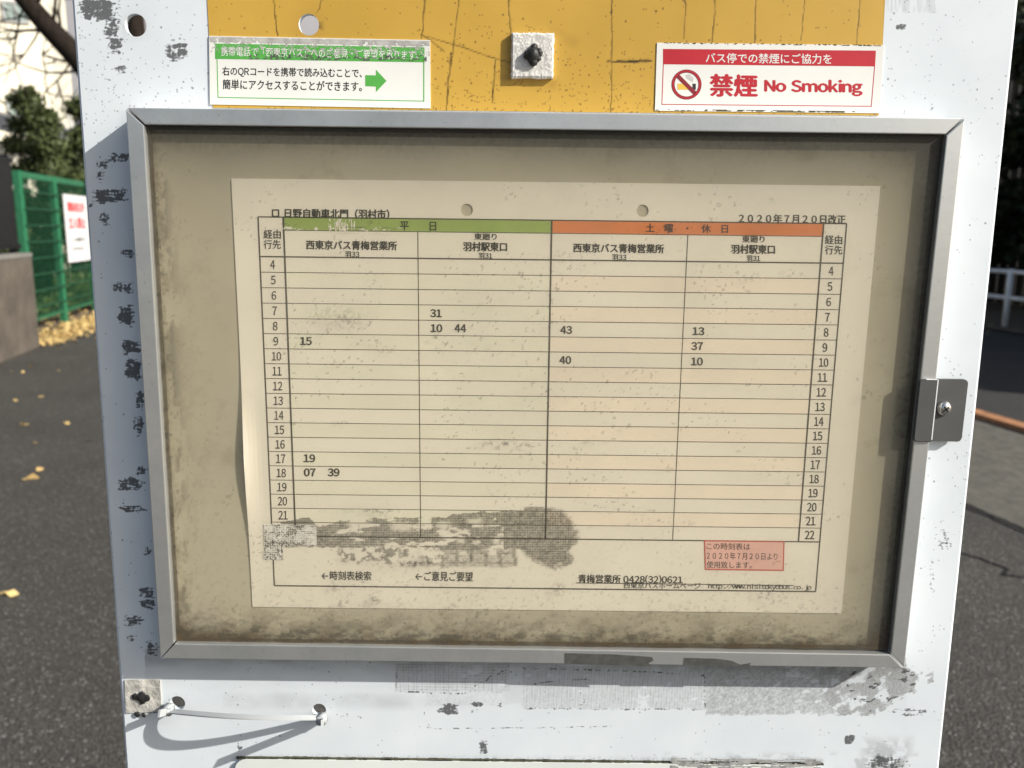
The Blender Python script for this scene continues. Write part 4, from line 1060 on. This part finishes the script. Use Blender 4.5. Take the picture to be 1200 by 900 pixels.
# smeared strip of old tape over the header
def k1(u, v):
    n = float(fbm(np.array([u*60]), np.array([v*5.]), 301)[0]); m = float(fbm(np.array([u*210]), np.array([v*14.]), 303, 2)[0])
    return (v < .30 and n+.25*(.3-v) > .34) or (n*.5+m*.5 > .60-.03*math.sin(u*3))
worn('worn_tape', [(246, 43), (503.5, 48), (504, 66), (246, 62)], SB-.00009, (420, 32), plain('grey_tape_film', (0.46, 0.45, 0.42), 0.6, var=0.3, scale=220), st, k1)
def k2(u, v):
    m = float(fbm(np.array([u*26]), np.array([v*3.]), 311)[0]); return abs(v-.5+(m-.5)*1.6) < .22+.3*(m-.45) and u > .12
worn('worn_tape', [(262, 62), (500, 64.5), (500, 72), (262, 69)], SB-.00011, (200, 8), plain('dark_smear', (0.10, 0.13, 0.09), 0.8, var=0.4, scale=260), st, lambda u, v: k2(u, v) and float(vn(np.array([u*150]), np.array([v*6.]), 5)[0]) > .42)

ns = thing('no_smoking_sticker', V(898, 130, SB), 'white sticker with a red header and a struck-out cigarette sign reading No Smoking', 'sticker', 'stickers above the timetable')
bm = bmesh.new(); pxprism(bm, [(770, 50), (1036, 53), (1030.5, 132.7), (767.5, 129.7)], SB, .0004); part('sticker_base', bm, M['sticker'], ns)
bm = bmesh.new(); pxprism(bm, [(777, 57.3), (1026.5, 59.3), (1025.5, 77.8), (777, 75.3)], SB-.00004, .00002); part('header_bar', bm, M['sred'], ns)
bm = bmesh.new()
for a in ([(777, 75), (777.9, 75), (776.1, 122.5), (775.2, 122.5)], [(1024.6, 77.5), (1025.5, 77.5), (1021.5, 124.8), (1020.6, 124.8)], [(775.2, 121.8), (1021.5, 124.1), (1021.5, 125), (775.2, 122.7)]): pxprism(bm, a, SB-.00004, .00002)
part('border_line', bm, M['sred'], ns)
text_px('header_text', 'バス停での禁煙にご協力を', 827, 62, 974.5, 73.6, SB-.00007, M['sticker'], ns, .014, dy=1.4)
text_px('message_text', '禁煙', 832.5, 87, 887, 112.6, SB-.00004, M['sred'], ns, .042, dy=.8)
text_px('message_text', 'No Smoking', 896.5, 93, 1010, 111.2, SB-.00004, M['sred'], ns, .052, dy=1.2)
def ringpts(cx, cy, r, n=40): return [(cx+r*math.cos(2*math.pi*k/n), cy+r*math.sin(2*math.pi*k/n)) for k in range(n)]
bm = bmesh.new(); n = 48; cx, cy = 804.6, 99.0
for r0, r1, mi in ((14.0, 15.2, 1), (15.2, 16.6, 0), (16.6, 17.6, 1)):
    a = [xz(*p, SB-.00008) for p in ringpts(cx, cy, r0, n)]; b = [xz(*p, SB-.00008) for p in ringpts(cx, cy, r1, n)]
    va = [bm.verts.new((p[0], SB-.00008, p[1])) for p in a]; vb = [bm.verts.new((p[0], SB-.00008, p[1])) for p in b]
    for k in range(n): bm.faces.new((va[k], va[(k+1) % n], vb[(k+1) % n], vb[k])).material_index = mi
part('prohibition_ring', bm, [M['sred'], M['sredd']], ns)
bm = bmesh.new(); pxprism(bm, [(792.8, 90.8), (796.3, 87.5), (816.3, 107.6), (812.8, 111)], SB-.00008, .00006); part('slash', bm, M['sredd'], ns)
bm = bmesh.new(); pxrect(bm, 794, 98, 807, 105, SB-.00004, .00004, 0); pxrect(bm, 811.5, 98, 815.5, 105, SB-.00004, .00004, 1); pxprism(bm, [(803, 88), (808, 87), (813, 92), (812, 96.5), (808, 94), (805, 92)], SB-.00004, .00004, 2)
part('cigarette', bm, [M['syel'], M['sink'], M['sgrey']], ns)
def k3(u, v): return float(fbm(np.array([u*45]), np.array([v*2.]), 321)[0])+(.16 if .25 < u < .85 else -.1) > .56
worn('edge_dirt', [(770, 127.6), (1028, 130.6), (1028, 132.3), (768, 129.3)], SB-.00007, (150, 2), M['moss'], ns, k3)
def k4(u, v): return float(vn(np.array([u*110]), np.array([v*2.]), 331)[0]) > .68
worn('edge_dirt', [(770.5, 49.6), (1034, 52.6), (1034, 54), (770.5, 51)], SB-.00007, (200, 2), M['moss'], ns, k4)

# ================================================================== SMALL THINGS
# foam pad with a blob of black sealant
fp = thing('foam_pad', V(624, 92, 0), 'square white foam pad with a black sealant blob, stuck on the yellow band', 'foam pad')
x0, z1 = xz(599.5, 38, -.003); x1, z0 = xz(648.5, 91.5, -.003)
bm = bmesh.new(); N = 26; g = [[None]*(N+1) for _ in range(N+1)]
for i in range(N+1):
    for j in range(N+1):
        e = min(i, j, N-i, N-j); jit = random.uniform(-.00025, .00025)
        g[i][j] = bm.verts.new((x0+(x1-x0)*i/N+(jit if e == 0 else 0), -.0030+random.uniform(-.00009, .00009)+(.0005 if e == 0 else 0), z0+(z1-z0)*j/N+(random.uniform(-.00025, .00025) if e == 0 else 0)))
for i in range(N):
    for j in range(N): bm.faces.new((g[i][j], g[i+1][j], g[i+1][j+1], g[i][j+1]))
edge = [g[i][0] for i in range(N)]+[g[N][j] for j in range(N)]+[g[i][N] for i in range(N, 0, -1)]+[g[0][j] for j in range(N, 0, -1)]
bk = [bm.verts.new((v.co.x, -.0003, v.co.z)) for v in edge]
for k in range(len(edge)): bm.faces.new((edge[k], bk[k], bk[(k+1) % len(edge)], edge[(k+1) % len(edge)]))
part('foam_block', bm, M['foam'], fp)
bm = bmesh.new(); c = V(624.5, 64, -.0042)
for k, (dx, dz, r) in enumerate(((0, 0, .0034), (-.0022, -.0002, .0021), (.0024, .0008, .0021), (.0004, .0030, .0018), (.0002, -.0030, .0020), (.0022, -.0014, .0016))):
    q = bmesh.ops.create_icosphere(bm, subdivisions=2, radius=r, matrix=Matrix.Translation((c.x+dx, c.y+.0004, c.z+dz)))
    for v in q['verts']: v.co += Vector([random.uniform(-.0002, .0002) for _ in range(3)]); v.co.y = c.y+(v.co.y-c.y)*.8
part('sealant_blob', bm, M['goo'], fp, True)
# second, thinner pad by the zip tie
fp = thing('foam_pad', V(166, 832, 0), 'dirty grey foam tape scrap with a black blob at the edge by the cable tie', 'foam pad')
bm = bmesh.new(); pxprism(bm, [(146, 797), (187.5, 796.5), (189.5, 834), (147.5, 836)], -.0007, .0006); part('foam_block', bm, plain('dirty_foam', (0.50, 0.485, 0.44), 0.9, var=0.3, scale=130, bump=0.5), fp)
bm = bmesh.new(); c = V(165, 818, -.0012)
for dx, dz, r in ((0, 0, .0028), (-.0030, .0005, .0019), (.0028, -.0002, .0020), (.0004, -.0022, .0016), (.0008, .0022, .0015), (-.0026, -.0096, .0016), (.0008, -.0100, .0012)):
    q = bmesh.ops.create_icosphere(bm, subdivisions=2, radius=r, matrix=Matrix.Translation((c.x+dx, c.y+.0006, c.z+dz)))
    for v in q['verts']: v.co += Vector([random.uniform(-.0003, .0003) for _ in range(3)]); v.co.y = c.y+(v.co.y-c.y)*.4
part('sealant_blob', bm, M['goo'], fp, False)

# white cable tie through the two lower holes
ct = thing('cable_tie', V(290, 840, -.006), 'white nylon cable tie strung between two holes below the case, casting a curved shadow', 'cable tie')
bm = bmesh.new(); prev = None
for k in range(41):
    f = k/40; px = 196+(374-196)*f; py = 833+(841-833)*f+3.2*math.sin(math.pi*f)
    y = -.003-.0190*math.sin(math.pi*f)**.8; p = V(px, py, y)
    w, h = .0038, .0006
    ring = [bm.verts.new((p.x, p.y+a*w/2, p.z+b*h/2)) for a, b in ((-1, -1), (1, -1), (1, 1), (-1, 1))]
    if prev:
        for i in range(4): bm.faces.new((prev[i], prev[(i+1) % 4], ring[(i+1) % 4], ring[i]))
    else: bm.faces.new(ring)
    prev = ring
bm.faces.new(prev); part('strap', bm, M['nylon'], ct)
for (px, py) in ((197, 832), (377, 843)):
    c = V(px, py, -.004); bm = bmesh.new(); bx(bm, c.x-.0026, c.x+.0026, c.y-.0026, c.y+.0035, c.z-.0025, c.z+.0025)
    bmesh.ops.bevel(bm, geom=bm.edges[:], offset=.0008, segments=3, affect='EDGES'); part('head', bm, M['nylon'], ct, True)
for (px, py, L) in ((378, 846, .030), (194, 834, .006)):                # the cut ends stick out towards the viewer
    p = V(px, py, -.006); d = Vector((.0056, -.024, .0145)).normalized() if px > 300 else Vector((-.004, -.024, .010)).normalized()
    bm = bmesh.new(); beam(bm, p, p+d*L, .0011, .0036); part('tail', bm, M['nylon'], ct)

D.objects.remove(_fo); D.curves.remove(_fc)
